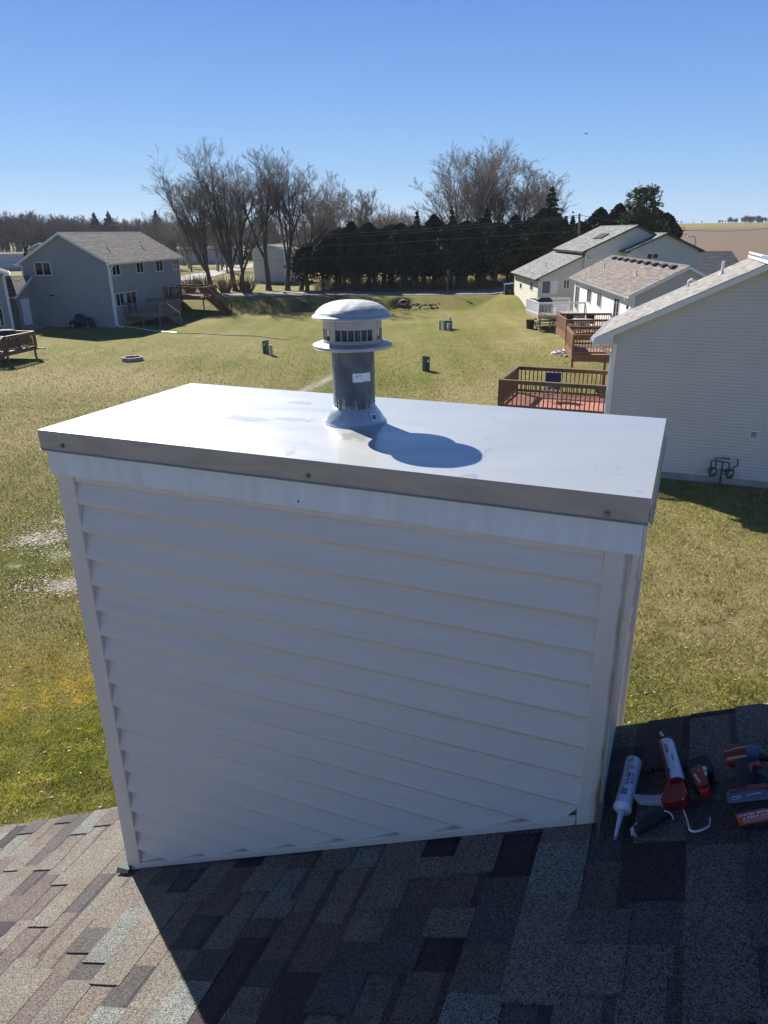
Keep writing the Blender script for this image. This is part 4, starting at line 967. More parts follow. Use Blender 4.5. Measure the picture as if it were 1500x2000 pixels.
# white house behind
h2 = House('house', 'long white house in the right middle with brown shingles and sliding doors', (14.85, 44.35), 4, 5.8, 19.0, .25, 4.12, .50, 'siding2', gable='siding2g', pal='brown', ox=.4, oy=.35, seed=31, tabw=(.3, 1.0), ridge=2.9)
h2.wpx('left', 1147.5, 565, 1155, 591, split=2); h2.wpx('left', 1167.5, 572, 1175, 599, split=2)
h2.wpx('left', 1124, 559, 1131, 603, split=2, name='sliding_door'); h2.wpx('left', 1199.5, 583, 1209, 624, split=2, name='sliding_door')
h2.pipe(1.2, 4.6, .38); h2.pipe(1.3, 14.5, .38)
for k in range(9):
    y = 1.0+k*1.9; x = 2.45; z = h2.top(x)
    MB().prism([(x-.16, y, z+.02), (x+.16, y, z+.17), (x+.16, y, z+.21), (x-.19, y, z+.12)], (0, .75, 0)).build('roof_vent', MT['black'], h2.root)
MB().box((-.1, 1.0, 3.05), (0, 1.12, 3.25)).build('wall_lamp', MT['black'], h2.root)
h2.down(0, .2, 0, 0)
# cream house: low wing, tall block, second gable
def clip_house(*a, **k): return House(*a, **k)
h3 = House('house', 'low cream wing with grey shingles and green trim behind the white railed deck', (13.84, 66.8), 0, 4.0, 12.0, .3, 3.72, .47, 'siding3', trim='green_trim', pal='grey', ox=.4, oy=.3, seed=41, tabw=(.3, 1.0), ridge=3.85, ts=.12)
h3.wpx('near', 1059, 549, 1074, 573, split=1, name='storm_door', glass='vent_grey'); h3.wpx('near', 1076, 550, 1088, 573, split=1, name='door', glass='rail_white'); h3.wpx('near', 1101, 547, 1111, 563, split=2)
h3.wpx('left', 1036, 551, 1041, 566, split=2); h3.wpx('left', 1016, 553, 1019, 563, split=1)
h3.pipe(1.4, 4.0, .35, .05)
h3b = House('house', 'tall cream two storey block with grey shingles rising over the low wing', (17.7, 66.5), 0, 8.4, 10.7, .3, 5.95, .455, 'siding3', trim='green_trim', pal='grey', ox=.34, oy=.3, seed=51, tabw=(.3, 1.0), ts=.14)
h3b.wpx('left', 1134, 503, 1140, 520, split=2)
nR3 = nrm(-h3b.m*h3b.X+np.array([0, 0, 1.])); oR3 = h3b.O+np.array([0, 0, h3b.top(0)+.05])
for (xa, ya) in ((1158, 466.5), (1164, 466), (1170, 466)):
    pts_ = [hp(*q, oR3, nR3) for q in ((xa, ya), (xa+4, ya), (xa+20, ya-9.5), (xa+16, ya-9.5))]
    MB().prism([(h3b.loc(P)[0], h3b.loc(P)[1], P[2]) for P in pts_], (0, 0, .07)).build('skylight', MT['black'], h3b.root)
h3c = House('house', 'cream gable with white window and dark green rake boards left of the plough field', (20.95, 65.0), 0, 5.9, 8, .3, 5.95, .43, 'siding3', trim='green_trim', pal='grey', ox=.34, oy=.3, seed=61, tabw=(.3, 1.0), ts=.14)
h3c.wpx('near', 1264, 496, 1285, 505, split=2)
tpz = hp(1392, 491, (0, 78, 0), (0, 1, 0))[2]; pr4 = hp(1452, 491, (0, 73.5, 0), (0, 1, 0))
h4 = House('house', 'dark grey shingle roof peeping out between the cream gable and the tan roof', (pr4[0], 73.0), -84, 10, 8.5, .8, tpz-.36*5, .36, 'siding3', pal='dark', seed=71, tabw=(.3, 1.0))
# left grey house
h5 = House('house', 'large slate grey two storey house on the left with white framed windows', (-31.3, 66.95), 9, 8.1, 14.6, 0, 5.60, .565, 'siding4', pal='taupe', ox=.35, oy=.35, seed=81, tabw=(.3, 1.0))
h5.wpx('near', 69.5, 513, 99, 537, split=2)
for q in ((218.5, 515, 233, 537), (266, 511.5, 279, 532), (304.5, 509, 317, 529), (337.5, 507, 349, 526), (226.5, 573, 241.5, 597)): h5.wpx('right', *q, split=2)
h5.wpx('right', 247.5, 570, 267, 613, split=2, name='sliding_door'); h5.wpx('right', 322, 561, 335, 586, split=2, name='sliding_door'); h5.wpx('right', 343.5, 557, 354, 575, split=2, horiz=True)
h5.down(h5.W, .1, 0, 0); h5.down(h5.W, 14.4, 0, 0)
for px, py in ((208, 480), (276, 485)):
    P = h5.loc(hp(px, py, h5.O+h5.X*6.3, h5.X)); h5.pipe(6.3, max(.5, min(14, P[1])), .45, .05)
P = h5.loc(hp(102, 577, h5.O, h5.Y)); MB().box((P[0]-.18, -.12, P[2]-.06), (P[0]+.18, -.01, P[2]+.06)).build('wall_vent', MT['black'], h5.root)
P = h5.loc(hp(66, 608, h5.O, h5.Y)); MB().box((P[0]-.25, -.2, P[2]-.35), (P[0]+.25, -.01, P[2]+.35)).box((P[0]-.05, -.1, .2), (P[0]+.05, -.02, P[2])).build('meter_box', MT['util_pale'], h5.root)
# attached low wing
wg = MB(); WX, WY = .6, -2.4; wm = .54
siding(wg, (0, WY, 0), (1, 0, 0), (0, -1, 0), .2, 2.95, .1016, lambda z: -4, lambda z: WX); wg.prism([(-4, WY+.016, 0), (WX-.016, WY+.016, 0), (WX-.016, WY+.016, 2.9), (-4, WY+.016, 2.9)], (0, .05, 0)); wg.build('wing_wall', MT['siding4'], h5.root)
wg = MB(); siding(wg, (WX, 0, 0), (0, 1, 0), (1, 0, 0), .2, 4.25, .1016, lambda z: WY if z < 2.95 else min(-.03, WY+(z-2.95)/wm), lambda z: -.03)
wg.prism([(WX-.016, WY+.07, 0), (WX-.016, -.03, 0), (WX-.016, -.03, 4.2), (WX-.016, WY+.07, 2.95)], (-.05, 0, 0)); wg.build('wing_wall', MT['siding4'], h5.root)
sl = math.hypot(1, wm); u_, s_ = (1, 0, 0), (0, 1/sl, wm/sl)
shingles((-4, -2.86, 2.86), u_, s_, np.cross(u_, s_), 4.85, 2.84*sl, PAL['taupe'], seed=9, tw=(.3, .9)).build('wing_roof', MT['shingle'], h5.root, attr=True)
MB().prism([(.84, -2.86, 2.845), (.84, -.03, 4.37), (.84, -.03, 4.17), (.84, -2.5, 2.80), (.84, -2.86, 2.66)], (-.2, 0, 0)).build('wing_rake', MT['white'], h5.root)
MB().box((-4, -2.96, 2.72), (.84, -2.86, 2.84)).build('wing_gutter', MT['white'], h5.root)
win(h5.root, (WX, 0, 0), (0, 1, 0), (1, 0, 0), -1.85, -.85, .42, 2.5, name='door', split=1, glass='rail_white')
MB().box((.63, -2.0, -.2), (1.7, -.7, .3)).build('step', MT['concrete'], h5.root)
# far left house, eave towards us
c = G(28, 652)
h6X = np.array([math.cos(R_(-27)), -math.sin(R_(-27))]); c6 = c[:2]-h6X*9.5
h6 = House('house', 'grey house cut off by the left edge of the picture behind the string light deck', (c6[0], c6[1]), -27, 9.5, 6, 0, 5.0, .42, 'siding5', pal='taupe', seed=91, tabw=(.3, .9), trim='white', ox=.45, oy=.45)
h6.wpx('near', -9, 603, 6, 636, split=2)
MB().bar((9.58, -.02, 4.6), (9.58, -.02, .2), .09, .07).build('downspout', MT['white'], h6.root)

# ---------------------------------------------------------------- decks
def dk(P, az=AZ): return P
# near right deck behind the chimney cap
Dn = h1.O-h1.X*3.62+h1.Y*.25
d1 = deck('deck', 'brown railed deck with faded red boards beside the nearest neighbour house', Dn, AZ, 3.62, 2.75, 1.88, 0, 'NFL', 'wood_olive', 'deck_red', ((0, .02), (0, .98), (.5, .02)), solid='', sp=.145, h=.98)
# cloth hung look of the closed left side: tight balusters
P = h1.O-h1.X*3.4
c2 = G(1121, 654, 2.9)
d2 = deck('deck', 'middle brown deck with tan boards just above the roof corner of the nearest neighbour', (c2[0], c2[1]), 8, 5.2, 3.2, 1.98, 0, 'NFL', 'wood_brown', 'deck_tan', ((.30, 0), (.36, 0), (.42, 0)), solid='L', h=.93, skirt=.3)
MB().box((-.03, -.03, 1.35), (.07, .07, 1.75)).build('post', MT['wood_brown'], d2)
c3 = G(1107, 624, 2.40)
d3 = deck('deck', 'dark red brown deck with black chairs against the white house', (c3[0], c3[1]), 4, 3.5, 3.6, 1.46, .25, 'NFL', 'wood_brown', 'deck_tan', ((0, 0), (.12, .45)), solid='L', h=.94, skirt=.28)
c4 = G(1053, 591, 2.34)
d4 = deck('deck', 'pale deck with white railing in front of the cream wing', (c4[0], c4[1]), -3, 3.6, 3.9, 1.38, 0, 'NFL', 'rail_white', 'deck_pale', ((.05, 0), (.3, .1), (.12, .6)), solid='', h=.96, bal=.025, sp=.11, fr='deck_pale')
# left decks
def hpz(px, py, z): return G(px, py, z)
a0 = h5.O+h5.X*h5.W
g1 = a0+h5.Y*1.6
dl1 = deck('deck', 'weathered grey deck with stairs on the shaded side of the slate house', (g1[0], g1[1]), 9, 3.4, 4.6, 1.0, 0, 'NRF', 'wood_grey', 'wood_grey', ((.96, .03), (.96, .95), (.5, .03)), h=.95)
st = MB()
for k in range(5): st.box((3.4+.27*k, 1.2, .8-.19*k), (3.69+.27*k, 2.2, .84-.19*k))
st.bar((3.4, 1.2, .9), (4.8, 1.2, -.05), .05, .25); st.bar((3.4, 2.2, .9), (4.8, 2.2, -.05), .05, .25); st.build('stairs', MT['wood_grey'], dl1)
railing(dl1, (3.45, 1.15), (4.8, 1.15), 1.0, .95, 'wood_grey', zq=.05)
g2 = a0+h5.Y*10.2
dl2 = deck('deck', 'red brown deck with stairs at the far end of the slate grey house', (g2[0], g2[1]), 9, 4.2, 3.4, 1.75, 0, 'NRF', 'wood_brown', 'wood_brown', ((.95, .05), (.95, .95)), h=.95)
st = MB()
for k in range(8): st.box((4.2+.27*k, .6, 1.5-.2*k), (4.49+.27*k, 1.7, 1.54-.2*k))
st.bar((4.2, .6, 1.62), (6.3, .6, -.05), .05, .28); st.bar((4.2, 1.7, 1.62), (6.3, 1.7, -.05), .05, .28); st.build('stairs', MT['wood_brown'], dl2)
railing(dl2, (4.25, .55), (6.3, .55), 1.75, .95, 'wood_brown', zq=.1); railing(dl2, (4.25, 1.75), (6.3, 1.75), 1.75, .95, 'wood_brown', zq=.1)
pr = G(19, 712); aX = np.array([math.cos(R_(14)), -math.sin(R_(14))]); pO = pr[:2]-aX*3.6
dl3 = deck('deck', 'brown deck hung with string lights at the left edge of the picture', (pO[0], pO[1]), 14, 3.6, 2.75, .80, 0, 'NRF', 'wood_olive', 'wood_olive', ((.97, .03), (.97, .97), (.3, .05)), h=.95, sp=.12)
railing(dl3, (3.55, -.1), (3.2, -2.2), .8, .95, 'wood_olive', zq=-.4)
st = MB(); st.bar((3.55, -.05, .75), (3.2, -2.2, -.5), .05, .28); st.build('stairs', MT['wood_olive'], dl3)
lt_ = MB()
for k in range(9): lt_.lathe([(.001, -.035), (.03, -.02), (.03, .02), (.001, .035)], 8, (3.69, .1+.31*k, 1.62-.06*math.sin(k)))
lt_.build('string_light_bulb', MT['rail_white'], dl3)
MB().box((3.65, 2.5, .60), (4.4, 2.6, .68)).build('plank', MT['wood_olive'], dl3)

# folding camp chair on the near deck
cp0 = G(1078, 780, 1.9)
cc_ = thing('folding_chair', 'navy folding camp chair with cup holder standing on the faded red deck', 'chair', tuple(cp0), R_(-12))
MB().box((-.27, .20, .50), (.27, .225, .92)).build('backrest', MT['navy'], cc_, bevel=.01)
MB().box((-.26, -.24, .40), (.26, .20, .425)).build('seat', MT['navy'], cc_, bevel=.01)
f = MB()
for s_ in (-1, 1):
    f.tube([(s_*.28, .22, 0), (s_*.28, .22, .92)], .011, 8); f.tube([(s_*.28, -.26, 0), (s_*.28, -.26, .6)], .011, 8); f.tube([(s_*.28, -.26, .02), (s_*.28, .22, .42)], .009, 6); f.tube([(s_*.28, .22, .02), (s_*.28, -.26, .42)], .009, 6)
f.tube([(-.28, -.26, .03), (.28, -.26, .44)], .009, 6); f.tube([(.28, -.26, .03), (-.28, -.26, .44)], .009, 6); f.tube([(-.28, .22, .03), (.28, .22, .44)], .009, 6); f.tube([(.28, .22, .03), (-.28, .22, .44)], .009, 6)
f.build('frame', MT['steel'], cc_, True)
for s_ in (-1, 1): MB().box((s_*.29-.035, -.27, .60), (s_*.29+.035, .22, .615)).build('armrest', MT['rail_white'] if s_ > 0 else MT['navy'], cc_)
MB().lathe([(.0, .46), (.045, .46), (.05, .6)], 14, (-.36, -.1, 0)).build('cup_holder', MT['rail_white'], cc_)
# chairs, table and grill on the farther decks
def patio_chair(name, label, P, rz, group):
    t = thing(name, label, 'chair', tuple(P), rz, group)
    MB().box((-.25, .2, .35), (.25, .24, .95)).build('backrest', MT['blackrub'], t); MB().box((-.25, -.22, .40), (.25, .2, .44)).build('seat', MT['blackrub'], t)
    f = MB(); [f.bar((sx*.24, sy*.21, 0), (sx*.24, sy*.21, .6 if sy < 0 else .9), .03, .03) for sx in (-1, 1) for sy in (-1, 1)]; f.build('frame', MT['black'], t); return t
q = d3.matrix_world; fr3 = lambda x, y: (c3[0]+math.cos(R_(4))*x+math.sin(R_(4))*y, c3[1]-math.sin(R_(4))*x+math.cos(R_(4))*y, 1.475)
patio_chair('patio_chair', 'black high backed patio chair on the dark deck, left one by the rail', fr3(.75, 2.6), R_(10), 'patio chairs on the dark deck')
patio_chair('patio_chair', 'black high backed patio chair on the dark deck, right one by the white house', fr3(1.95, 2.4), R_(-8), 'patio chairs on the dark deck')
tt = thing('patio_table', 'white oval patio table between the black chairs on the dark deck', 'table', fr3(1.3, 1.35))
MB().lathe([(.001, .70), (.85, .70), (.87, .715), (.85, .73), (.001, .73)], 28).build('table_top', MT['rail_white'], tt)
lg = MB(); [lg.bar((.5*math.cos(a), .5*math.sin(a), 0), (.42*math.cos(a), .42*math.sin(a), .7), .05, .05) for a in (.7, 2.3, 3.9, 5.4)]; lg.build('legs', MT['rail_white'], tt)
def grill(name, label, P, rz, m='cover', s=1.):
    t = thing(name, label, 'grill', tuple(P), rz)
    b = MB(); prof = [(.62, 0, .42), (.66, .45, .46), (.64, .85, .44), (.52, 1.02, .34), (.34, 1.10, .2), (.05, 1.12, .05)]
    n = 20; vs = []; fs = []
    for i, (a, z, bb) in enumerate(prof):
        for k in range(n):
            t_a = 2*math.pi*k/n; ca, sa = math.cos(t_a), math.sin(t_a); pw = lambda c: math.copysign(abs(c)**.45, c)
            j = 1+.05*math.sin(k*2.3+i); vs.append((a*pw(ca)*j*s, bb*pw(sa)*j*s, z*s))
    for i in range(len(prof)-1):
        for k in range(n): fs.append((i*n+k, i*n+(k+1) % n, (i+1)*n+(k+1) % n, (i+1)*n+k))
    b.add(vs, fs); b.build('cover', MT[m], t, True)
    sh = MB(); sh.box((-.5*s, -.2*s, .0), (-.44*s, .2*s, .03)); sh.box((.44*s, -.2*s, .0), (.5*s, .2*s, .03)); sh.build('foot', MT['black'], t); return t
grill('covered_grill', 'black covered grill on the white railed deck', (c4[0]+1.0, c4[1]+3.0, 1.39), 0)
gP = np.array([pr[0]-.9, pr[1]+2.2, .82]); grill('covered_grill', 'dark blue covered grill on the string light deck', gP, .3, s=1.0)
bn = thing('patio_bench', 'white patio bench on the pale deck behind its railing', 'bench', (c4[0]+2.0, c4[1]+.9, 1.39))
MB().box((-.6, -.2, .38), (.6, .2, .43)).build('seat', MT['rail_white'], bn); MB().box((-.6, .2, .45), (.6, .24, .8)).build('backrest', MT['rail_white'], bn)
l = MB(); [l.box((sx*.55-.03, sy*.17-.03, 0), (sx*.55+.03, sy*.17+.03, .379)) for sx in (-1, 1) for sy in (-1, 1)]; l.build('legs', MT['rail_white'], bn)
# picnic table below the pale deck
pc = G(1066, 643, .3); pt = thing('picnic_table', 'dark picnic table standing on the grass below the pale deck', 'picnic table', (pc[0], pc[1], float(hgt(pc[0], pc[1]))))
MB().box((-.9, -.38, .70), (.9, .38, .75)).build('table_top', MT['wood_grey'], pt)
for sy in (-1, 1): MB().box((-.9, sy*.7-.13, .40), (.9, sy*.7+.13, .45)).build('seat', MT['wood_grey'], pt)
l = MB(); [l.bar((sx*.6, sy*.75, 0), (sx*.6, sy*.2, .7), .09, .05) for sx in (-1, 1) for sy in (-1, 1)]; l.build('legs', MT['wood_grey'], pt)
tb2 = thing('storage_tub', 'black plastic tub under the pale deck beside its post', 'tub', (pc[0]-1.0, pc[1]+1.2, float(hgt(pc[0], pc[1]))))
MB().lathe([(.001, 0), (.28, 0), (.36, .7), (.38, .72), (.34, .72), (.001, .68)], 18).build('tub_body', MT['black'], tb2)
# things on the ground near the middle decks
bg_ = G(1098, 697); bgm = MB()
ico = []; 
def lump(mb, c, r, sq, n=14, m=9, seed=0, amp=.25):
    vs = []; fs = []
    for i in range(m+1):
        ph_ = math.pi*i/m
        for k in range(n):
            a = 2*math.pi*k/n; d_ = Vector((math.sin(ph_)*math.cos(a), math.sin(ph_)*math.sin(a), math.cos(ph_))); q = 1+amp*mnoise.noise(d_*2.2+Vector((seed, 0, 0)))
            vs.append((c[0]+r*d_.x*q*sq[0], c[1]+r*d_.y*q*sq[1], c[2]+r*d_.z*q*sq[2]))
    for i in range(m):
        for k in range(n): fs.append((i*n+k, (i+1)*n+k, (i+1)*n+(k+1) % n, i*n+(k+1) % n))
    mb.add(vs, fs)
lump(bgm, (-.25, 0, .16), .42, (1.2, .7, .55), seed=3, amp=.6); lump(bgm, (.35, .1, .22), .38, (1, .8, .75), seed=8, amp=.6)
b = bgm.build('plastic_bag', MT['bag'], None, True); b.location = bg_; tag(b, 'heap of white plastic sheeting on the grass beside the deck posts', 'bag')
g_ = G(1113, 684); tj = thing('water_jug', 'blue water jug with green lid among the deck posts', 'jug', tuple(g_))
MB().lathe([(.001, 0), (.2, 0), (.22, .1), (.2, .45), (.12, .58), (.08, .62)], 16).build('jug_body', MT['plastic_blue'], tj, True)
MB().lathe([(.13, .60), (.18, .63), (.18, .80), (.001, .82)], 14).build('lid', MT['pine'], tj, True)
g_ = G(1110, 693); b = MB(); lump(b, (0, 0, .15), .28, (1.4, .8, .6), seed=5, amp=.4); b = b.build('red_toy_car', MT['red_bright'], None, True); b.name = 'toy'; b.location = g_; tag(b, 'red plastic toy lying beside the white plastic sheeting', 'toy')
def stones(name, label, c, n, R, rs, m='stone', ring=None, sq=.6):
    mb = MB(); r = random.Random(len(label))
    for k in range(n):
        if ring: a = 2*math.pi*k/n; x, y = ring*math.cos(a), ring*math.sin(a)
        else: a = r.random()*6.28; q = R*math.sqrt(r.random()); x, y = q*math.cos(a), q*math.sin(a)*.6
        lump(mb, (x, y, rs*.3), rs*r.uniform(.8, 1.2), (1, 1, sq), 7, 5, seed=k)
    o = mb.build(name, MT[m]); o.location = (c[0], c[1], float(hgt(c[0], c[1]))); return tag(o, label, kind='stuff')
stones('stones', 'pale stones scattered under the middle deck', G(1133, 701), 40, 1.2, .13)
g_ = G(1150, 716)
# fire pit
fp = G(259, 704); ft_ = thing('fire_pit', 'round pale fire pit ring on the left lawn', 'fire pit', (fp[0], fp[1], float(hgt(fp[0], fp[1]))))
MB().lathe([(.50, -.05), (.66, -.05), (.66, .16), (.50, .17), (.50, -.05)], 22).build('ring', MT['stone'], ft_)
MB().lathe([(.001, .03), (.49, .02)], 16).build('ash', MT['black'], ft_)
cp_s = MB()
for k in range(12): a = 2*math.pi*k/12; cp_s.fbox((0, 0, 0), (math.cos(a), math.sin(a), 0), (-math.sin(a), math.cos(a), 0), (0, 0, 1), (.49, -.15, .171), (.68, .15, .21+.01*(k % 3)))
cp_s.build('cap_stones', MT['stone'], ft_)
# garden tractor under a cover by the slate house
mo = G(164, 641); mw = thing('riding_mower', 'riding mower under a dark cover by the slate grey gable wall', 'riding mower', (mo[0], mo[1]-.2, float(hgt(mo[0], mo[1]))), R_(-6))
b = MB(); lump(b, (.15, 0, .55), .78, (1.15, .62, .50), 20, 12, 2, .12); lump(b, (-.2, 0, .95), .42, (1, .8, .62), 18, 10, 4, .15); lump(b, (-.75, 0, .45), .45, (.9, .8, .6), 16, 10, 6, .2); b.build('cover', MT['cover'], mw, True)
for x, r_ in ((-.65, .26), (.75, .21)):
    for y in (-.48, .48):
        wv = MB().tube([(x, y-.09, r_), (x, y+.09, r_)], r_, 20); wh = wv.build('wheel', MT['blackrub'], mw)
        MB().tube([(x, y-.10, r_), (x, y+.10, r_)], r_*.5, 14).build('rim', MT['stone'], wh)
# shrubs at the foot of the slate wall, brush and bushes by the road
def bush(name, label, P, h, R, m='brush', n=90, group=None, seed=0, cat='bush'):
    r = random.Random(seed); mb = MB()
    for k in range(n):
        a = r.random()*6.283; q = R*math.sqrt(r.random()); hh = h*r.uniform(.6, 1.05)
        b_ = (q*.3*math.cos(a), q*.3*math.sin(a), 0); e_ = (q*math.cos(a), q*math.sin(a), hh*(1-.25*(q/R)**2)); m_ = ((b_[0]+e_[0])/2+r.uniform(-.1, .1), (b_[1]+e_[1])/2+r.uniform(-.1, .1), hh*.55)
        mb.tube([b_, m_, e_], [.014*h, .010*h, .004*h], 3, False)
    o = mb.build(name, MT[m]); o.location = (P[0], P[1], float(hgt(P[0], P[1]))-.02); return tag(o, label, cat, group)
bush('shrub', 'dead looking shrub against the slate grey gable wall', G(118, 631), 1.3, .9, 'twig', 140, seed=4)
for i, (px, py) in enumerate(((372, 571), (400, 570), (440, 571), (483, 571))):
    bush('bare_bush', ['leftmost bare bush beside the road, next to the house corner', 'bare bush just left of the leaning roadside tree', 'bare bush between the leaning tree and the twin trunks', 'bare bush right of the twin trunks by the road'][i], G(px, py, 1.1), 2.3, 1.7, 'brush', 130, 'bare bushes along the road', seed=20+i)
# white shed across the road
c = G(498, 553, 1.1)
sh = House('shed', 'white metal shed between the roadside trunks', (c[0], c[1]), 14, 4.6, 6, 1.1, 5.6, .25, 'mobile', pal='grey', seed=5, ox=.15, oy=.1, ex=.3, cat='shed')
sh.wpx('near', 520, 528, 524, 543, split=1, name='door')
# pale mobile homes and roofs at the left
c = G(340, 516, 1.1)
m1 = House('mobile_home', 'pale mobile home half hidden behind the slate house ridge', (c[0]+1, c[1]), 80, 5, 14, 1.3, 4.6, .12, 'mobile', pal='tan', seed=6, ox=.2, oy=.2, cat='mobile home')
c = G(-30, 530, 1.1)
m2 = House('mobile_home', 'long white roofed mobile home at the left edge behind the roofs', (c[0]-4, c[1]+6), 84, 5, 22, 1.3, 4.4, .1, 'mobile', pal='tan', seed=16, ox=.2, oy=.2, cat='mobile home')
c = G(16, 520, 1.1)
m3 = House('house', 'tan gabled house peeping over the left end of the slate house', (c[0]-5, c[1]+16), 12, 13.5, 12, 1.3, 3.2, .42, 'siding5', pal='taupe', seed=26, ox=.4, oy=.4)

# utility pedestals
def pedestal(name, label, px, py, w_, d_, h, m, group, cap='util_pale', rz=.2, win_=False):
    g_ = G(px, py); t = thing(name, label, 'utility box', (g_[0], g_[1], float(hgt(g_[0], g_[1]))), rz, group)
    MB().box((-w_/2, -d_/2, -.1), (w_/2, d_/2, h-.04)).build('cabinet', MT[m], t, bevel=.012)
    MB().box((-w_/2-.012, -d_/2-.012, h-.04), (w_/2+.012, d_/2+.012, h)).build('lid', MT[m], t, bevel=.01)
    if win_: MB().box((-w_*.2, -d_/2-.006, h*.62), (w_*.25, -d_/2, h*.8)).build('label', MT['rail_white'], t)
    return t
UG = 'utility boxes on the lawn'
pedestal('utility_box', 'dark green utility box left of the chimney vent, leftmost of its three', 517, 689, .24, .25, .86, 'util_dark', UG, win_=True)
pedestal('utility_box', 'slim mid green utility post in the middle of the group left of the vent', 523, 690, .2, .2, .95, 'util_green', UG)
pedestal('utility_box', 'short pale green utility post right of the dark box, left of the vent', 530, 694, .2, .2, .72, 'util_pale', UG)
pedestal('utility_box', 'grey green utility post just right of the vent on the lawn', 827.5, 722, .2, .2, .88, 'util_green', UG)
pedestal('utility_box', 'dark utility post with white label beside the grey green post right of the vent', 835, 722, .22, .22, .82, 'util_dark', UG, win_=True)
pedestal('utility_box', 'slim pale post left of the green transformer on the far lawn', 859, 643, .2, .2, .78, 'util_pale', UG)
pedestal('utility_box', 'wide green transformer cabinet on the far lawn', 873, 642, .72, .6, .72, 'util_green', UG)
pedestal('utility_box', 'tall thin pale post behind the green transformer on the far lawn', 878.5, 641, .16, .16, .92, 'util_pale', UG)
pedestal('utility_box', 'short pale box in front of the green transformer on the far lawn', 876, 645, .22, .22, .55, 'util_pale', UG)
# culverts
for i, (px, py) in enumerate(((592, 603), (792, 606))):
    g_ = G(px, py); P = np.array([(-8.2, 2.35)[i], 79.5])
    cv = thing('culvert', ['left culvert pipe opening in the dark road bank', 'right culvert pipe opening in the bank just behind the vent cap'][i], 'culvert', (P[0], P[1], -.22), 0, 'culverts under the road')
    vs = []; fs = []; n = 28; m = MB()
    for (r, y) in ((.60, 9), (.60, .0), (.50, .0), (.50, 8.9)):
        for k in range(n): a = 2*math.pi*k/n; vs.append((r*math.cos(a), y, .5+r*math.sin(a)))
    for j in range(3):
        for k in range(n): fs.append((j*n+k, j*n+(k+1) % n, (j+1)*n+(k+1) % n, (j+1)*n+k))
    m.add(vs, fs); m.build('pipe', MT['conc_pipe'], cv)
    MB().tube([(0, 5, .5), (0, 5.1, .5)], .5, 20).build('inner_dark', MT['black'], cv)
    stones('rubble', 'dark rubble around the culvert mouths', (P[0]+(1.8 if i else 0), P[1]-1.2), 70, 2.2 if i else 1.6, .13, 'bark')
# litter bins by the cream house
for i, (px, lab_, mm) in enumerate(((992, 'dark wheeled bin with blue lid left of the cream house corner', 'blackrub'), (998, 'dark wheeled bin with blue lid nearest the cream house corner', 'blackrub'))):
    P = (13.25+i*.62, 79.8); z = float(hgt(*P)); b = thing('wheeled_bin', lab_, 'bin', (P[0], P[1], z), 0, 'wheeled bins by the cream house')
    mb = MB(); vs = [(-.24, -.27, 0), (.24, -.27, 0), (.24, .27, 0), (-.24, .27, 0), (-.29, -.34, 1.0), (.29, -.34, 1.0), (.29, .34, 1.0), (-.29, .34, 1.0)]
    mb.add(vs, [(0, 3, 2, 1), (0, 1, 5, 4), (1, 2, 6, 5), (2, 3, 7, 6), (3, 0, 4, 7), (4, 5, 6, 7)]).build('bin_body', MT[mm], b, bevel=.02)
    MB().prism([(-.31, -.36, 1.002), (.31, -.36, 1.002), (.31, .37, 1.05), (-.31, .37, 1.05)], (0, 0, .05)).build('lid', MT['plastic_blue'], b, bevel=.01)
    wv = MB(); [wv.tube([(sx*.27, .27, .1), (sx*.33, .27, .1)], .1, 12) for sx in (-1, 1)]; wv.build('wheels', MT['black'], b)
t = tag(MB().tube([(0, 0, 0), (0, 0, 1.1)], [.05, .04], 8).tube([(0, 0, 1.08), (0, 0, 1.12)], .07, 8).build('marker_post', MT['util_pale']), 'short pale marker post beside the wheeled bins', 'post'); t.location = (14.75, 79.3, float(hgt(14.75, 79.3)))
# sign post by the road, drain hose on the lawn
g_ = G(874, 580, 1.0); sp_ = thing('sign_post', 'thin leaning sign post at the road edge in front of the evergreens', 'sign post', (g_[0], 82.0, 1.05))
sp_.location.x = g_[0]*82/g_[1]
MB().tube([(0, 0, 0), (.02, 0, 2.6)], .035, 6).build('pole', MT['pole'], sp_); MB().box((-.12, -.03, 2.2), (.16, .0, 2.62)).build('sign_plate', MT['pole'], sp_)
pts = [G(232, 636), G(300, 646), G(345, 650)]; 
tag(MB().tube([(p[0], p[1], float(hgt(p[0], p[1]))+.04) for p in pts], .035, 8).build('drain_pipe', MT['rail_white']), 'white drain pipe running from the slate house out onto the lawn', 'drain pipe')
pts = [G(x, y) for x, y in ((346, 650), (400, 652), (450, 656), (500, 657), (563, 664))]
tag(MB().tube([(p[0], p[1], float(hgt(p[0], p[1]))+.02) for p in pts], .04, 8).build('drain_hose', MT['blackrub']), 'black drain hose continuing across the lawn from the white pipe', 'hose')

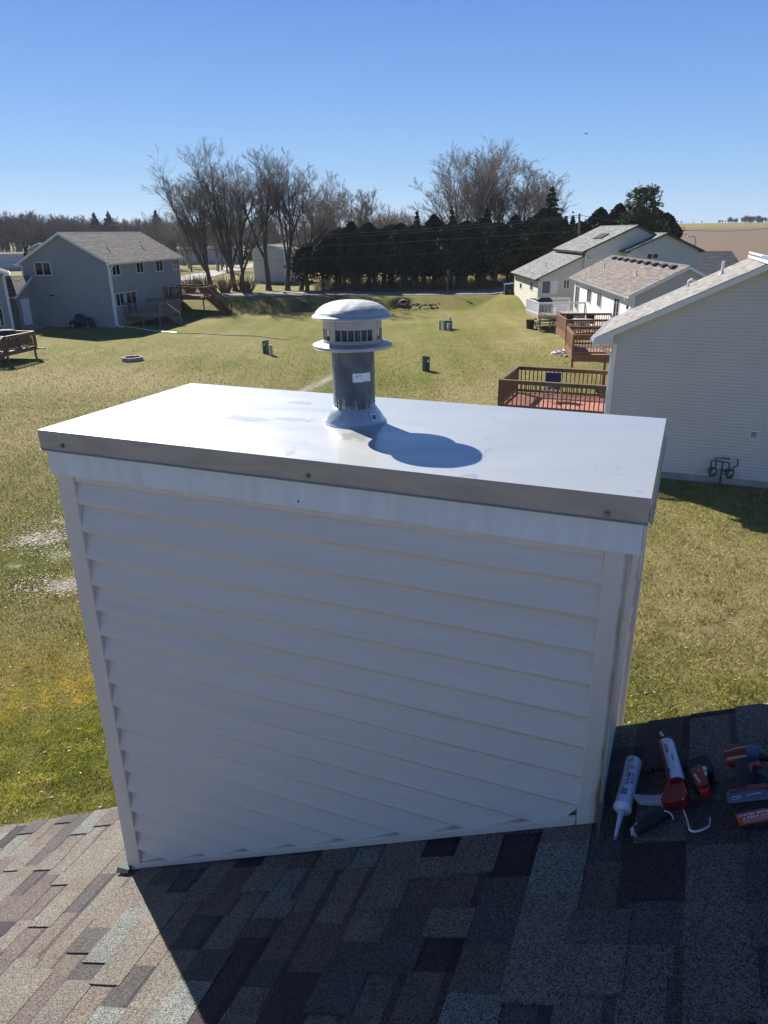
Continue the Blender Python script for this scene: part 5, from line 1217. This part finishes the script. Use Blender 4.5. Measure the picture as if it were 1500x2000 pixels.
# power line
def pole(name, label, x, y, H, lean=0, arm=2.4):
    z = float(hgt(x, y)); t = thing(name, label, 'utility pole', (x, y, z), 0, 'power line poles')
    MB().tube([(0, 0, 0), (lean, 0, H)], [.17, .12], 10).build('shaft', MT['pole'], t, True)
    if arm:
        MB().box((lean-arm/2, -.08, H-.7), (lean+arm/2, .04, H-.55)).build('cross_arm', MT['pole'], t)
        ins = MB(); [ins.lathe([(.001, 0), (.06, 0), (.05, .12), (.07, .14), (.03, .2), (.001, .2)], 8, (lean+arm*k, 0, H-.55)) for k in (-.45, -.2, .2, .45)]; ins.build('insulator', MT['conc_pipe'], t)
    return t
pp = G(1127, 560, 1.4); k = 88/pp[1]; PX, PY = pp[0]*k, 88
tp = hp(1132, 417, (0, PY, 0), (0, 1, 0)); HP = tp[2]-float(hgt(PX, PY))
pole('utility_pole', 'wooden utility pole rising behind the cream house roofs', PX, PY, HP, tp[0]-PX, 0)
QX, QY = -82, 235
tq = hp(237, 435, (0, QY, 0), (0, 1, 0)); QX = tq[0]; pole('utility_pole', 'distant utility pole with cross arm above the slate house ridge', QX, QY, tq[2]-float(hgt(QX, QY)), 0, 9)
def wire(name, label, A, B, sag, r=.028):
    A, B = np.array(A, float), np.array(B, float); pts = [A+(B-A)*t-np.array([0, 0, 4*sag*t*(1-t)]) for t in np.linspace(0, 1, 30)]
    tag(MB().tube(pts, r, 4).build(name, MT['wire']), label, 'power cable', 'power cables')
def at_y(px, py, yy): return hp(px, py, (0, yy, 0), (0, 1, 0))
wire('power_cable', 'uppermost power cable crossing in front of the evergreen row', at_y(1132, 420, 88), at_y(-60, 470, 90), 1.0)
wire('power_cable', 'second power cable just below the uppermost one', at_y(1132, 424, 88), at_y(-60, 466, 90.5), 1.3)
wire('power_cable', 'third power cable crossing the dark evergreens halfway up', at_y(1131, 450, 88), at_y(-60, 492, 90), .7)
wire('power_cable', 'lowest power cable crossing the dark evergreens', at_y(1130, 478, 88), at_y(-60, 512, 90), .7, .02)
wire('power_cable', 'power cable running right from the wooden pole behind the pine', at_y(1132, 420, 88), at_y(1560, 436, 140), 1.5)
# street lamp by the field
lp = at_y(1357, 480, 92); sl_ = thing('street_lamp', 'pale street lamp standing before the plough field', 'street lamp', (lp[0], 92, float(hgt(lp[0], 92))))
hz = at_y(1355, 462, 92)[2]-float(hgt(lp[0], 92)); MB().tube([(0, 0, 0), (0, 0, hz-.3), (-.2, 0, hz)], .07, 8).build('pole', MT['mobile'], sl_); MB().box((-1.0, -.12, hz-.06), (-.15, .12, hz+.06)).build('lamp_head', MT['mobile'], sl_, bevel=.03)
# bird
bp_ = at_y(1145, 261, 60); bd = MB(); lump(bd, (0, 0, 0), .13, (1.8, .6, .55), 10, 7, 1, .05)
bd.add([(-.1, 0, .02), (.1, 0, .02), (.02, .55, .10), (-.06, .5, .09), (.02, -.55, .10), (-.06, -.5, .09), (-.2, .05, 0), (-.4, .08, 0), (-.4, -.08, 0), (-.2, -.05, 0)], [(0, 1, 2, 3), (1, 0, 5, 4), (6, 7, 8, 9)])
bd = bd.build('bird', MT['black']); bd.location = tuple(bp_); bd.scale = (.5, .5, .5); bd.rotation_euler = (0, 0, .4); tag(bd, 'small dark bird flying high in the blue sky', 'bird')

# ---------------------------------------------------------------- trees
def seg_mesh(name, segs, m, parent=None, n=3):
    """segs: list of (p0, p1, r0, r1)"""
    A = np.array([list(s[0])+list(s[1])+[s[2], s[3]] for s in segs]); p0, p1, r0, r1 = A[:, :3], A[:, 3:6], A[:, 6:7], A[:, 7:8]
    d = p1-p0; d /= np.maximum(np.linalg.norm(d, axis=1, keepdims=True), 1e-6); a = np.cross(d, [0.31, .52, .11]); a /= np.linalg.norm(a, axis=1, keepdims=True); b = np.cross(d, a)
    vs = []
    for P, r in ((p0, r0), (p1, r1)):
        for k in range(n): t = 2*math.pi*k/n; vs.append(P+(a*math.cos(t)+b*math.sin(t))*r)
    V = np.stack(vs, 1).reshape(-1, 3); N = len(segs); base = np.arange(N)[:, None]*2*n; f = []
    for k in range(n): f.append(np.concatenate([base+k, base+(k+1) % n, base+n+(k+1) % n, base+n+k], 1))
    Fc = np.stack(f, 1).reshape(-1, 4)
    me = bpy.data.meshes.new(name); me.vertices.add(len(V)); me.vertices.foreach_set('co', V.astype(np.float32).ravel())
    me.loops.add(Fc.size); me.loops.foreach_set('vertex_index', Fc.astype(np.int32).ravel()); me.polygons.add(len(Fc))
    me.polygons.foreach_set('loop_start', np.arange(0, Fc.size, 4, dtype=np.int32)); me.update(calc_edges=True)
    return link_mesh(name, me, m, parent, True)
def grow(r, H, lean=(0, 0), fork=.22, spread=.42, limbs=6, lv=4, twig=.0105, r0=None, ch=(10, 8, 6)):
    big, small = [], []
    r0 = r0 or H*.018
    def branch(p, d, L, rad, level):
        n = 5 if level < 2 else (4 if level == 2 else 3); pts = [p]; dirs = [d]; q = p; dd = d; cur = Vector((r.gauss(0, 1), r.gauss(0, 1), r.gauss(0, .4)))*(.05 if level < 2 else .12)
        for i in range(n):
            dd = (dd+cur+Vector((r.gauss(0, .06), r.gauss(0, .06), .10 if level < 3 else .06))).normalized(); q = q+dd*(L/n); pts.append(q); dirs.append(dd)
        for i in range(n):
            ra = rad*(1-.82*i/n); rb = rad*(1-.82*(i+1)/n); (big if level < 2 else small).append((pts[i], pts[i+1], max(ra, twig), max(rb, twig*.8)))
        if level >= lv: return
        k = ch[min(level-1, len(ch)-1)] if level >= 1 else limbs
        for j in range(k):
            t = r.uniform(.25, .98) if level >= 1 else r.uniform(.85, 1); f = t*n; i = min(n-1, int(f)); q = pts[i].lerp(pts[i+1], f-i); dd = dirs[i]
            ax = Vector((r.gauss(0, 1), r.gauss(0, 1), r.gauss(0, 1))); ax = (ax-dd*ax.dot(dd)).normalized(); an = r.uniform(.28, .74)*(1 if level > 1 else .7)
            nd = (dd*math.cos(an)+ax*math.sin(an)).normalized(); l2 = L*r.uniform(.38, .62)*(1.05-.45*t); branch(q, nd, l2, max(rad*(1-.8*t)*.6, twig), level+1)
    # trunk
    base = Vector((0, 0, -.3)); top = Vector((lean[0]*fork, lean[1]*fork, H*fork)); n = 5; pts = [base.lerp(top, i/n)+Vector((r.gauss(0, .05), r.gauss(0, .05), 0))*(i > 0) for i in range(n+1)]
    for i in range(n): big.append((pts[i], pts[i+1], r0*(1.25-.5*i/n) if i else r0*1.6, r0*(1.25-.5*(i+1)/n)))
    for j in range(limbs):
        a = 2*math.pi*(j+r.uniform(-.3, .3))/limbs; sp = spread*r.uniform(.35, 1.15) if j else .08; d = Vector((math.cos(a)*sp+lean[0]/H, math.sin(a)*sp+lean[1]/H, 1)).normalized()
        s = pts[-1 if j < 3 else -2]; branch(s, d, (H-s.z)*r.uniform(.72, .95)/max(.75, d.z)*(.98 if j else 1.0), r0*r.uniform(.42, .62), 1)
    mz_ = max(q[1].z for q in big+small); kz = H/mz_
    fx = lambda v: Vector((v.x, v.y, v.z*kz if v.z > 0 else v.z))
    big = [(fx(a), fx(b), c, d) for a, b, c, d in big]; small = [(fx(a), fx(b), c, d) for a, b, c, d in small]
    return big, small
def bare_tree(label, P, H, seed, group=None, name='bare_tree', **k):
    r = random.Random(seed); t = thing(name, label, 'tree', (P[0], P[1], float(hgt(P[0], P[1]))), 0, group); b, s = grow(r, H, **k)
    seg_mesh('trunk', b, MT['bark'], t, 8); seg_mesh('crown', s, MT['twig'], t, 3); return t
def Htop(px, py, P): return at_y(px, py, P[1])[2]-float(hgt(P[0], P[1]))
def base_at(px, yy): q = at_y(px, 572, yy); return (q[0], yy)
TG = 'bare trees along the road'
for i, (bx_, topy, yy, lab, kw) in enumerate((
    (416, 285, 91, 'leaning bare tree nearest the slate grey house', dict(lean=(-2.4, 0), spread=.36, limbs=9)),
    (460, 262, 92, 'tallest bare tree of the roadside row, left one of the twin trunks', dict(lean=(-1.5, 0), spread=.40, limbs=9)),
    (472, 300, 91.5, 'bare tree beside the tallest one, right one of the twin trunks', dict(lean=(1.5, 0), spread=.42, limbs=6)),
    (526, 278, 92, 'slim bare tree in front of the white shed', dict(lean=(-.5, 0), spread=.3, limbs=5, fork=.3)),
    (562, 288, 91.5, 'bare tree just right of the white shed', dict(lean=(1.0, 0), spread=.36, limbs=6)),
    (587, 330, 91, 'low spreading bare tree left of the vent cap', dict(lean=(3.5, 0), spread=.5, limbs=7)))):
    P = base_at(bx_, yy); bare_tree(lab, P, Htop(bx_, topy, P), 100+i, TG, **kw)
TG2 = 'bare trees rising behind the evergreen row'
for i, (bx_, topy, yy, lab, kw) in enumerate((
    (700, 352, 112, 'rounded bare tree above the left part of the evergreen row', dict(spread=.55, limbs=6, fork=.35)),
    (760, 392, 118, 'small bare tree in the gap between the two tall groups', dict(spread=.55, limbs=5, fork=.35)),
    (800, 410, 125, 'faint small bare tree right of the gap', dict(spread=.5, limbs=5, fork=.35)),
    (903, 270, 104, 'broad fan shaped bare tree behind the middle evergreens', dict(spread=.5, limbs=12, fork=.2)),
    (960, 264, 106, 'tall bare tree right of the fan shaped one', dict(spread=.36, limbs=9, fork=.2)),
    (1010, 305, 108, 'slender bare tree left of the dark spruce', dict(spread=.36, limbs=6, fork=.25)),
    (1058, 325, 116, 'pale bare tree right behind the dark spruce', dict(spread=.5, limbs=7, fork=.3)),
    (640, 335, 106, 'bare tree behind the low spreading one', dict(spread=.5, limbs=7, fork=.25)))):
    P = base_at(bx_, yy); bare_tree(lab, P, Htop(bx_, topy, P), 130+i, TG2, twig=.014, **kw)

def leaf_mesh(name, C_, S_, m, parent, seed=0, aspect=.42, updown=.5):
    """triangular sprays at centres C_ with sizes S_"""
    r = np.random.default_rng(seed); N = len(C_); d = r.normal(size=(N, 3)); d[:, 2] = d[:, 2]*updown-.1; d /= np.linalg.norm(d, axis=1, keepdims=True)
    s = np.cross(d, r.normal(size=(N, 3))); s /= np.linalg.norm(s, axis=1, keepdims=True); S = S_[:, None]
    V = np.stack([C_-s*S*aspect-d*S*.5, C_+s*S*aspect-d*S*.5, C_+d*S*.6+s*S*aspect*.3, ], 1).reshape(-1, 3)
    me = bpy.data.meshes.new(name); me.vertices.add(len(V)); me.vertices.foreach_set('co', V.astype(np.float32).ravel())
    me.loops.add(3*N); me.loops.foreach_set('vertex_index', np.arange(3*N, dtype=np.int32)); me.polygons.add(N); me.polygons.foreach_set('loop_start', np.arange(0, 3*N, 3, dtype=np.int32)); me.update(calc_edges=True)
    return link_mesh(name, me, m, parent)
def conifer_pts(r, H, R, z0, n, kind):
    u = r.random(n)
    if kind == 'cedar':      # full, rounded column with ragged lower edge
        z = z0+(H-z0)*u**.95; t = (z-z0)/(H-z0); rad = R*np.clip(np.minimum(.62+t*1.5, 1.12*(1-t)**.6), 0.03, 1)*(1+.22*np.sin(z*2.3+R*9)*t)
        a = r.random(n)*2*np.pi; lob = 1+.24*np.sin(a*3+z*.9+R*5)+.2*np.sin(a*5-z*2.1); q = rad*lob*np.sqrt(r.random(n)*.85+.15)*np.where(r.random(n) < .08, 1.25, 1)
        lo = r.random(n) < .12; z = np.where(lo, z-r.random(n)*1.2*(t < .2), z)
    else:                    # whorled spruce
        lev = np.floor(u**.8*0+r.random(n)*(H-z0)/.55); z = z0+lev*.55+r.normal(size=n)*.1; t = (z-z0)/(H-z0); keep = r.random(n) < (1-t)*1.0+.05
        a = np.round(r.random(n)*7)/7*2*np.pi+lev*1.3+r.normal(size=n)*.16; q0 = r.random(n)**.6; q = R*np.clip(1-t, .02, 1)*q0*(1+.2*np.sin(lev*2.1)); z = z-.28*q0*R*np.clip(1-t, 0, 1)*.5
        z, q, a = z[keep], q[keep], a[keep]
    return np.stack([q*np.cos(a), q*np.sin(a), z], 1)
def conifer(label, P, H, R, seed, kind='cedar', m='cedar', n=9000, sz=.34, z0=1.2, group=None, name='evergreen_tree', trunks=2):
    r = np.random.default_rng(seed); t = thing(name, label, 'tree', (P[0], P[1], float(hgt(P[0], P[1]))), 0, group)
    Cp = conifer_pts(r, H, R, z0, n, kind); leaf_mesh('crown', Cp, sz*r.uniform(.6, 1.3, len(Cp)), MT[m], t, seed)
    mb = MB()
    for k in range(trunks):
        a = r.random()*6.28; q = .5*k; mb.tube([(q*math.cos(a), q*math.sin(a), -.3), (q*math.cos(a)*.6, q*math.sin(a)*.6, H*.4), (0, 0, H*.93)], [.2, .13, .02], 8)
    mb.build('trunk', MT['bark'], t, True); return t
EG = 'evergreen trees in the dark row across the road'
row = [(602, 480), (632, 455), (662, 448), (690, 440), (722, 437), (752, 446), (784, 448), (812, 440), (846, 434), (878, 430), (908, 440), (938, 428), (968, 424), (1000, 432), (1030, 428), (1062, 425), (1094, 430), (1124, 440)]
names_ = ['first', 'second', 'third', 'fourth', 'fifth', 'sixth', 'seventh', 'eighth', 'ninth', 'tenth', 'eleventh', 'twelfth', 'thirteenth', 'fourteenth', 'fifteenth', 'sixteenth', 'seventeenth', 'eighteenth']
protos = []
for i, (bx_, ty) in enumerate(row):
    yy = 91+1.8*((i*7) % 3); P = base_at(bx_, yy); H = Htop(bx_, ty, P)*(1, 1.1, .94, 1.04, 1.0, .92, 1.08)[i % 7]; lab = 'dark evergreen in the row across the road, %s from its left end' % names_[i]
    if i < 5: protos.append((conifer(lab, P, H, 2.2+.35*(i % 3), 200+i, n=17000, group=EG, sz=.30, z0=2.1), H))
    else:
        src, h0 = protos[i % 5]; c = copy_tree(src); c.location = (P[0], P[1], float(hgt(*P))); s_ = H/h0; c.scale = (s_*rnd.uniform(.95, 1.15), s_*rnd.uniform(.9, 1.1), s_); c.rotation_euler = (0, 0, rnd.uniform(0, 6)); c['label'] = lab
for k in range(13):
    bx_ = 665+k*33+rnd.uniform(-6, 6); ty = 446+rnd.uniform(-8, 10)-.02*(bx_-660); yy = 97.5; P = base_at(bx_, yy); H = Htop(bx_, ty, P); src, h0 = protos[(k*2+1) % 5]; c = copy_tree(src)
    c.location = (P[0], P[1], float(hgt(*P))); s_ = H/h0; c.scale = (s_*1.25, s_*1.15, s_); c.rotation_euler = (0, 0, rnd.uniform(0, 6)); c['label'] = 'dark evergreen in the second line, behind %s and %s of the front row' % (names_[k+2], names_[k+3])
for i, (bx_, ty, yy, R, lab) in enumerate(((1066, 362, 99, 4.3, 'tallest dark spruce, pointed, near the right end of the row'), (880, 405, 98, 2.2, 'small pointed spruce top left of the fan shaped bare tree'), (945, 402, 99, 2.2, 'small pointed spruce top in front of the tall bare trees'), (814, 408, 100, 2.0, 'thin pointed spruce top beside the gap'), (1108, 415, 97, 1.5, 'narrow spruce tip left of the utility pole'), (1095, 418, 99, 1.5, 'narrow spruce tip right of the tallest spruce'))):
    P = base_at(bx_, yy); conifer(lab, P, Htop(bx_, ty, P), R, 300+i, 'spruce', 'spruce', 16000 if i == 0 else 7000, .30, 1.5, 'pointed spruces in the evergreen row', 'spruce_tree', 1)
for i, (bx_, ty, yy, R, z0, lab, m) in enumerate(((1160, 408, 100, 3.4, 2, 'rounded evergreen between the utility pole and the light green pine', 'cedar'), (1195, 400, 103, 3.2, 2, 'dark evergreen just left of the light green pine', 'cedar'), (1285, 418, 104, 2.8, 2, 'dark evergreen at the right end beside the plough field', 'cedar'), (1262, 408, 108, 3.0, 2, 'dark evergreen right behind the light green pine', 'cedar'))):
    P = base_at(bx_, yy); conifer(lab, P, Htop(bx_, ty, P), R, 320+i, 'cedar', m, 13000, .36, z0, 'evergreens by the plough field')
def pine(label, P, H, R, seed):
    r = random.Random(seed); t = thing('pine_tree', label, 'tree', (P[0], P[1], float(hgt(P[0], P[1])))); big = []; Cs = []
    for k in range(8): big.append((Vector((0, 0, H*k/8)), Vector((0, 0, H*(k+1)/8)), .25*(1-k/8)+.03, .25*(1-(k+1)/8)+.02))
    for k in range(70):
        z = H*r.uniform(.12, .98); a = r.random()*6.28; L = R*(1-.75*(z/H)**1.3)*r.uniform(.6, 1.1); e = Vector((math.cos(a)*L, math.sin(a)*L, z+L*.25)); b0_ = Vector((0, 0, z)); big.append((b0_, e, .06, .02))
        for j in range(int(26*L/R)+8):
            q = r.uniform(.35, 1.05); c = b0_.lerp(e, q)+Vector((r.gauss(0, .38), r.gauss(0, .38), r.gauss(0, .22)+.1)); Cs += [[c.x+r.gauss(0, .16), c.y+r.gauss(0, .16), c.z+r.gauss(0, .14)] for _ in range(11)]
    seg_mesh('trunk', big, MT['bark'], t, 6); Cs = np.array(Cs); leaf_mesh('crown', Cs, np.full(len(Cs), .30), MT['pine'], t, seed, .3); return t
P = base_at(1237, 99); pine('lighter green pine with open upright branches behind the cream house', P, Htop(1237, 368, P), 4.6, 5)
# dry brush and leaf litter under the evergreen row
mb_s = []; r = random.Random(5)
for k in range(5200):
    x = r.uniform(-8, 26); y = r.uniform(89.5, 100); z = float(1.15); h = r.uniform(.3, 1.3)
    mb_s.append(((x, y, z), (x+r.gauss(0, .35), y+r.gauss(0, .35), z+h), .02, .008))
tag(seg_mesh('undergrowth', mb_s, MT['brush']), 'dry brush growing under the evergreen row', kind='stuff')

# distant woods: one mass of joined bare trees
def forest(name, label, spots, seed, m='woods', kinds=4, twig=.05, lv=3, ch=(7, 6)):
    segs = []; r = random.Random(seed); ps = []
    for k in range(kinds):
        b, s = grow(random.Random(seed+k), 14, spread=.35, limbs=5, lv=lv, twig=twig, fork=.25, ch=ch); ps.append(np.array([list(q[0])+list(q[1])+[q[2], q[3]] for q in b+s]))
    out = []
    for i, (x, y, z, H) in enumerate(spots):
        A = ps[i % kinds].copy(); s = H/14; a = r.random()*6.28; c, sn = math.cos(a), math.sin(a); Rm = np.array([[c, -sn, 0], [sn, c, 0], [0, 0, 1]]).T*s
        A[:, :3] = A[:, :3]@Rm+[x, y, z]; A[:, 3:6] = A[:, 3:6]@Rm+[x, y, z]; A[:, 6:] *= max(s, .8); out.append(A)
    A = np.concatenate(out); segs = [(q[:3], q[3:6], q[6], q[7]) for q in A]
    return tag(seg_mesh(name, segs, MT[m]), label, kind='stuff')
sp_ = []
for k in range(520):
    y = rnd.uniform(250, 400); px = rnd.uniform(-90, 520); P = at_y(px, 440, y); topz = 13.5-4.5*max(0, (px-60)/400)
    sp_.append((P[0], y, float(hgt(P[0], y))-1.0, rnd.uniform(.62, 1.05)*topz*(y/290)))
forest('woods', 'distant bare woodland along the left horizon', sp_, 40, ch=(8, 7))
sp_ = []
for k in range(150):
    y = rnd.uniform(130, 230); px = rnd.uniform(290, 860); P = at_y(px, 440, y); sp_.append((P[0], y, float(hgt(P[0], y)), rnd.uniform(6, 11)))
forest('thicket', 'bare thicket of small trees behind the roadside row', sp_, 60, twig=.03, m='twig')
sp_ = []
for k in range(70):
    px = rnd.choice([rnd.gauss(1450, 12), rnd.gauss(1485, 12), rnd.uniform(1420, 1530), rnd.uniform(1305, 1520)]); P = at_y(px, 440, 565+rnd.uniform(-10, 25)); e_ = rnd.uniform(2.2, 5.5)*(1 if px > 1420 else .45)
    sp_.append((P[0], P[1], float(hgt(P[0], P[1]))-e_*.28, e_*1.25))
forest('hedgerow', 'far hedgerow of small bare trees on the field horizon', sp_, 80, twig=.06)
# dark evergreens mixed in the far woods and yard shrubs behind left roofs
P = at_y(52, 500, 104); conifer('small spruce between the left roofs', (P[0], 104), Htop(52, 478, (P[0], 104)), 1.3, 400, 'spruce', 'spruce', 2500, .3, .4, None, 'spruce_tree', 1)
P = at_y(250, 400, 300)
for i, (px, ty, yy) in enumerate(((214, 413, 300), (186, 416, 310), (512, 402, 200), (306, 410, 330))):
    P = at_y(px, 440, yy); conifer(['dark conifer among the distant woods, right of the pair', 'dark conifer among the distant woods, left of the pair', 'dark conifer far behind the slim bare tree', 'dark conifer where the distant woods meet the bare trees'][i], (P[0], yy), Htop(px, ty, (P[0], yy)), 6.5, 410+i, 'spruce', 'spruce', 4000, .9, 1, 'dark conifers in the distant woods', 'spruce_tree', 1)

# ---------------------------------------------------------------- grass blades and leaves on the near lawns
def vnoise(P, sc_, seed):
    x, y = P[:, 0]/sc_, P[:, 1]/sc_; xi, yi = np.floor(x), np.floor(y); fx, fy = sm(x-xi), sm(y-yi)
    h = lambda a, b: np.modf(np.abs(np.sin(a*127.1+b*311.7+seed*17.3)*43758.5453))[0]
    return (h(xi, yi)*(1-fx)+h(xi+1, yi)*fx)*(1-fy)+(h(xi, yi+1)*(1-fx)+h(xi+1, yi+1)*fx)*fy
def blades(name, label, regions, m, seed, hh=(.035, .08), ww=(.008, .016), flat=False):
    r = np.random.default_rng(seed); n = regions; yy = np.exp(r.uniform(math.log(4.5), math.log(64), n)); Xs = [np.stack([yy*r.uniform(-.78, .66, n), yy], 1)]
    if flat:
        for px, py, sx_, sy_, k in ((85, 1042, .55, .5, 900), (118, 1072, .4, .3, 350), (135, 1132, .6, .35, 700), (60, 1045, .4, .3, 250), (100, 1010, .5, .5, 250), (40, 1130, .8, .4, 300), (130, 970, .6, .5, 200), (620, 744, .9, .9, 500)):
            g = G(px, py); Xs.append(np.stack([g[0]+r.normal(size=k)*sx_, g[1]+r.normal(size=k)*sy_], 1))
    P = np.concatenate(Xs); n = len(P)
    keep = bare_mask(P[:, 0], P[:, 1])*(.35+1.3*vnoise(P, .3, 11)) < r.random(n)*.7+.25
    if not flat:
        keep &= r.random(len(P)) < np.clip((62-P[:, 1])/36, 0, 1)**1.2; P = P[keep]; n = len(P)
    cl = np.repeat(r.normal(size=(n//6+1, 2))*.0, 6, axis=0)[:n]; z = hgt(P[:, 0], P[:, 1]); a = r.random(n)*2*np.pi; ds = 1+np.clip((P[:, 1]-14)/40, 0, .9)*(0 if flat else 1); h = r.uniform(*hh, n)*(.6+.4*ds)*(1+(vnoise(P, .3, 5)-.5)*np.clip(1.3-P[:, 1]/22, .25, 1)*1.3); w_ = r.uniform(*ww, n)*ds**1.15; ln = r.uniform(.2, 1.3, n)*h
    b = np.stack([P[:, 0], P[:, 1], z-.004], 1); sd = np.stack([np.cos(a), np.sin(a), np.zeros(n)], 1)*w_[:, None]/2; a2 = r.random(n)*2*np.pi
    if flat: tp = b+np.stack([np.cos(a2)*h, np.sin(a2)*h, r.uniform(.005, .03, n)], 1); b = b+[0, 0, .02]
    else: tp = b+np.stack([np.cos(a2)*ln, np.sin(a2)*ln, h], 1)
    V = np.stack([b-sd, b+sd, tp], 1).reshape(-1, 3); me = bpy.data.meshes.new(name); me.vertices.add(3*n); me.vertices.foreach_set('co', V.astype(np.float32).ravel())
    me.loops.add(3*n); me.loops.foreach_set('vertex_index', np.arange(3*n, dtype=np.int32)); me.polygons.add(n); me.polygons.foreach_set('loop_start', np.arange(0, 3*n, 3, dtype=np.int32)); me.update(calc_edges=True)
    gm_ = np.clip(.5+.5*green_mask(P[:, 0], P[:, 1])+.75*(vnoise(P, .9, 1)-.5)+.7*(vnoise(P, .28, 2)-.5)+.6*(vnoise(P, 3.5, 3)-.5)+r.normal(size=n)*.13, 0, 1)[:, None]
    tan = np.array([.46, .38, .20]); grn = np.array([.23, .235, .05]); g0 = G(90, 1500); br = (r.uniform(.82, 1.15, n)*(.72+.56*vnoise(P, .22, 7))*(1+.8*np.exp(-((P[:, 0]-g0[0])/3.5)**2-((P[:, 1]-g0[1])/2.6)**2)))[:, None]; g1 = G(120, 1310); gold = (.85*np.exp(-((P[:, 0]-g1[0])/3.2)**2-((P[:, 1]-g1[1])/1.3)**2))[:, None]; col = ((tan*(1-gm_)+grn*gm_)*(1-gold)+np.array([.60, .47, .12])*gold)*br*np.array([1.06, 1.06, .95])
    if flat: br = np.clip(r.normal(1, .35, n), .3, 1.7)[:, None]; col = np.array([.46, .41, .33])*br
    at = me.attributes.new('tint', 'FLOAT_COLOR', 'FACE'); at.data.foreach_set('color', np.concatenate([col, np.ones((n, 1))], 1).astype(np.float32).ravel())
    return tag(link_mesh(name, me, m), label, kind='stuff')
MT['grass'] = mat('grass blades', (.2, .2, .1), .8, attr='tint', spec=.2)
MT['leaf'] = mat('dry leaves', (.3, .25, .2), .8, attr='tint', spec=.2)
blades('grass', 'short patchy grass on the near lawns', 760000, MT['grass'], 1)
blades('fallen_leaves', 'pale dry leaves scattered over the lawns', 3200, MT['leaf'], 2, (.03, .07), (.03, .06), True)

# ---------------------------------------------------------------- air
hz_ = tag(MB().box((-905, -305, -2.5), (1505, 2605, 45)).build('haze', None), kind='stuff')
hm = bpy.data.materials.new('thin air'); hm.use_nodes = True; hm.node_tree.nodes.remove(hm.node_tree.nodes['Principled BSDF'])
pv = hm.node_tree.nodes.new('ShaderNodeVolumePrincipled'); pv.inputs['Color'].default_value = (.75, .85, 1, 1); pv.inputs['Density'].default_value = .00013; pv.inputs['Anisotropy'].default_value = .2
hm.node_tree.links.new(pv.outputs[0], hm.node_tree.nodes['Material Output'].inputs['Volume']); hz_.data.materials.append(hm)
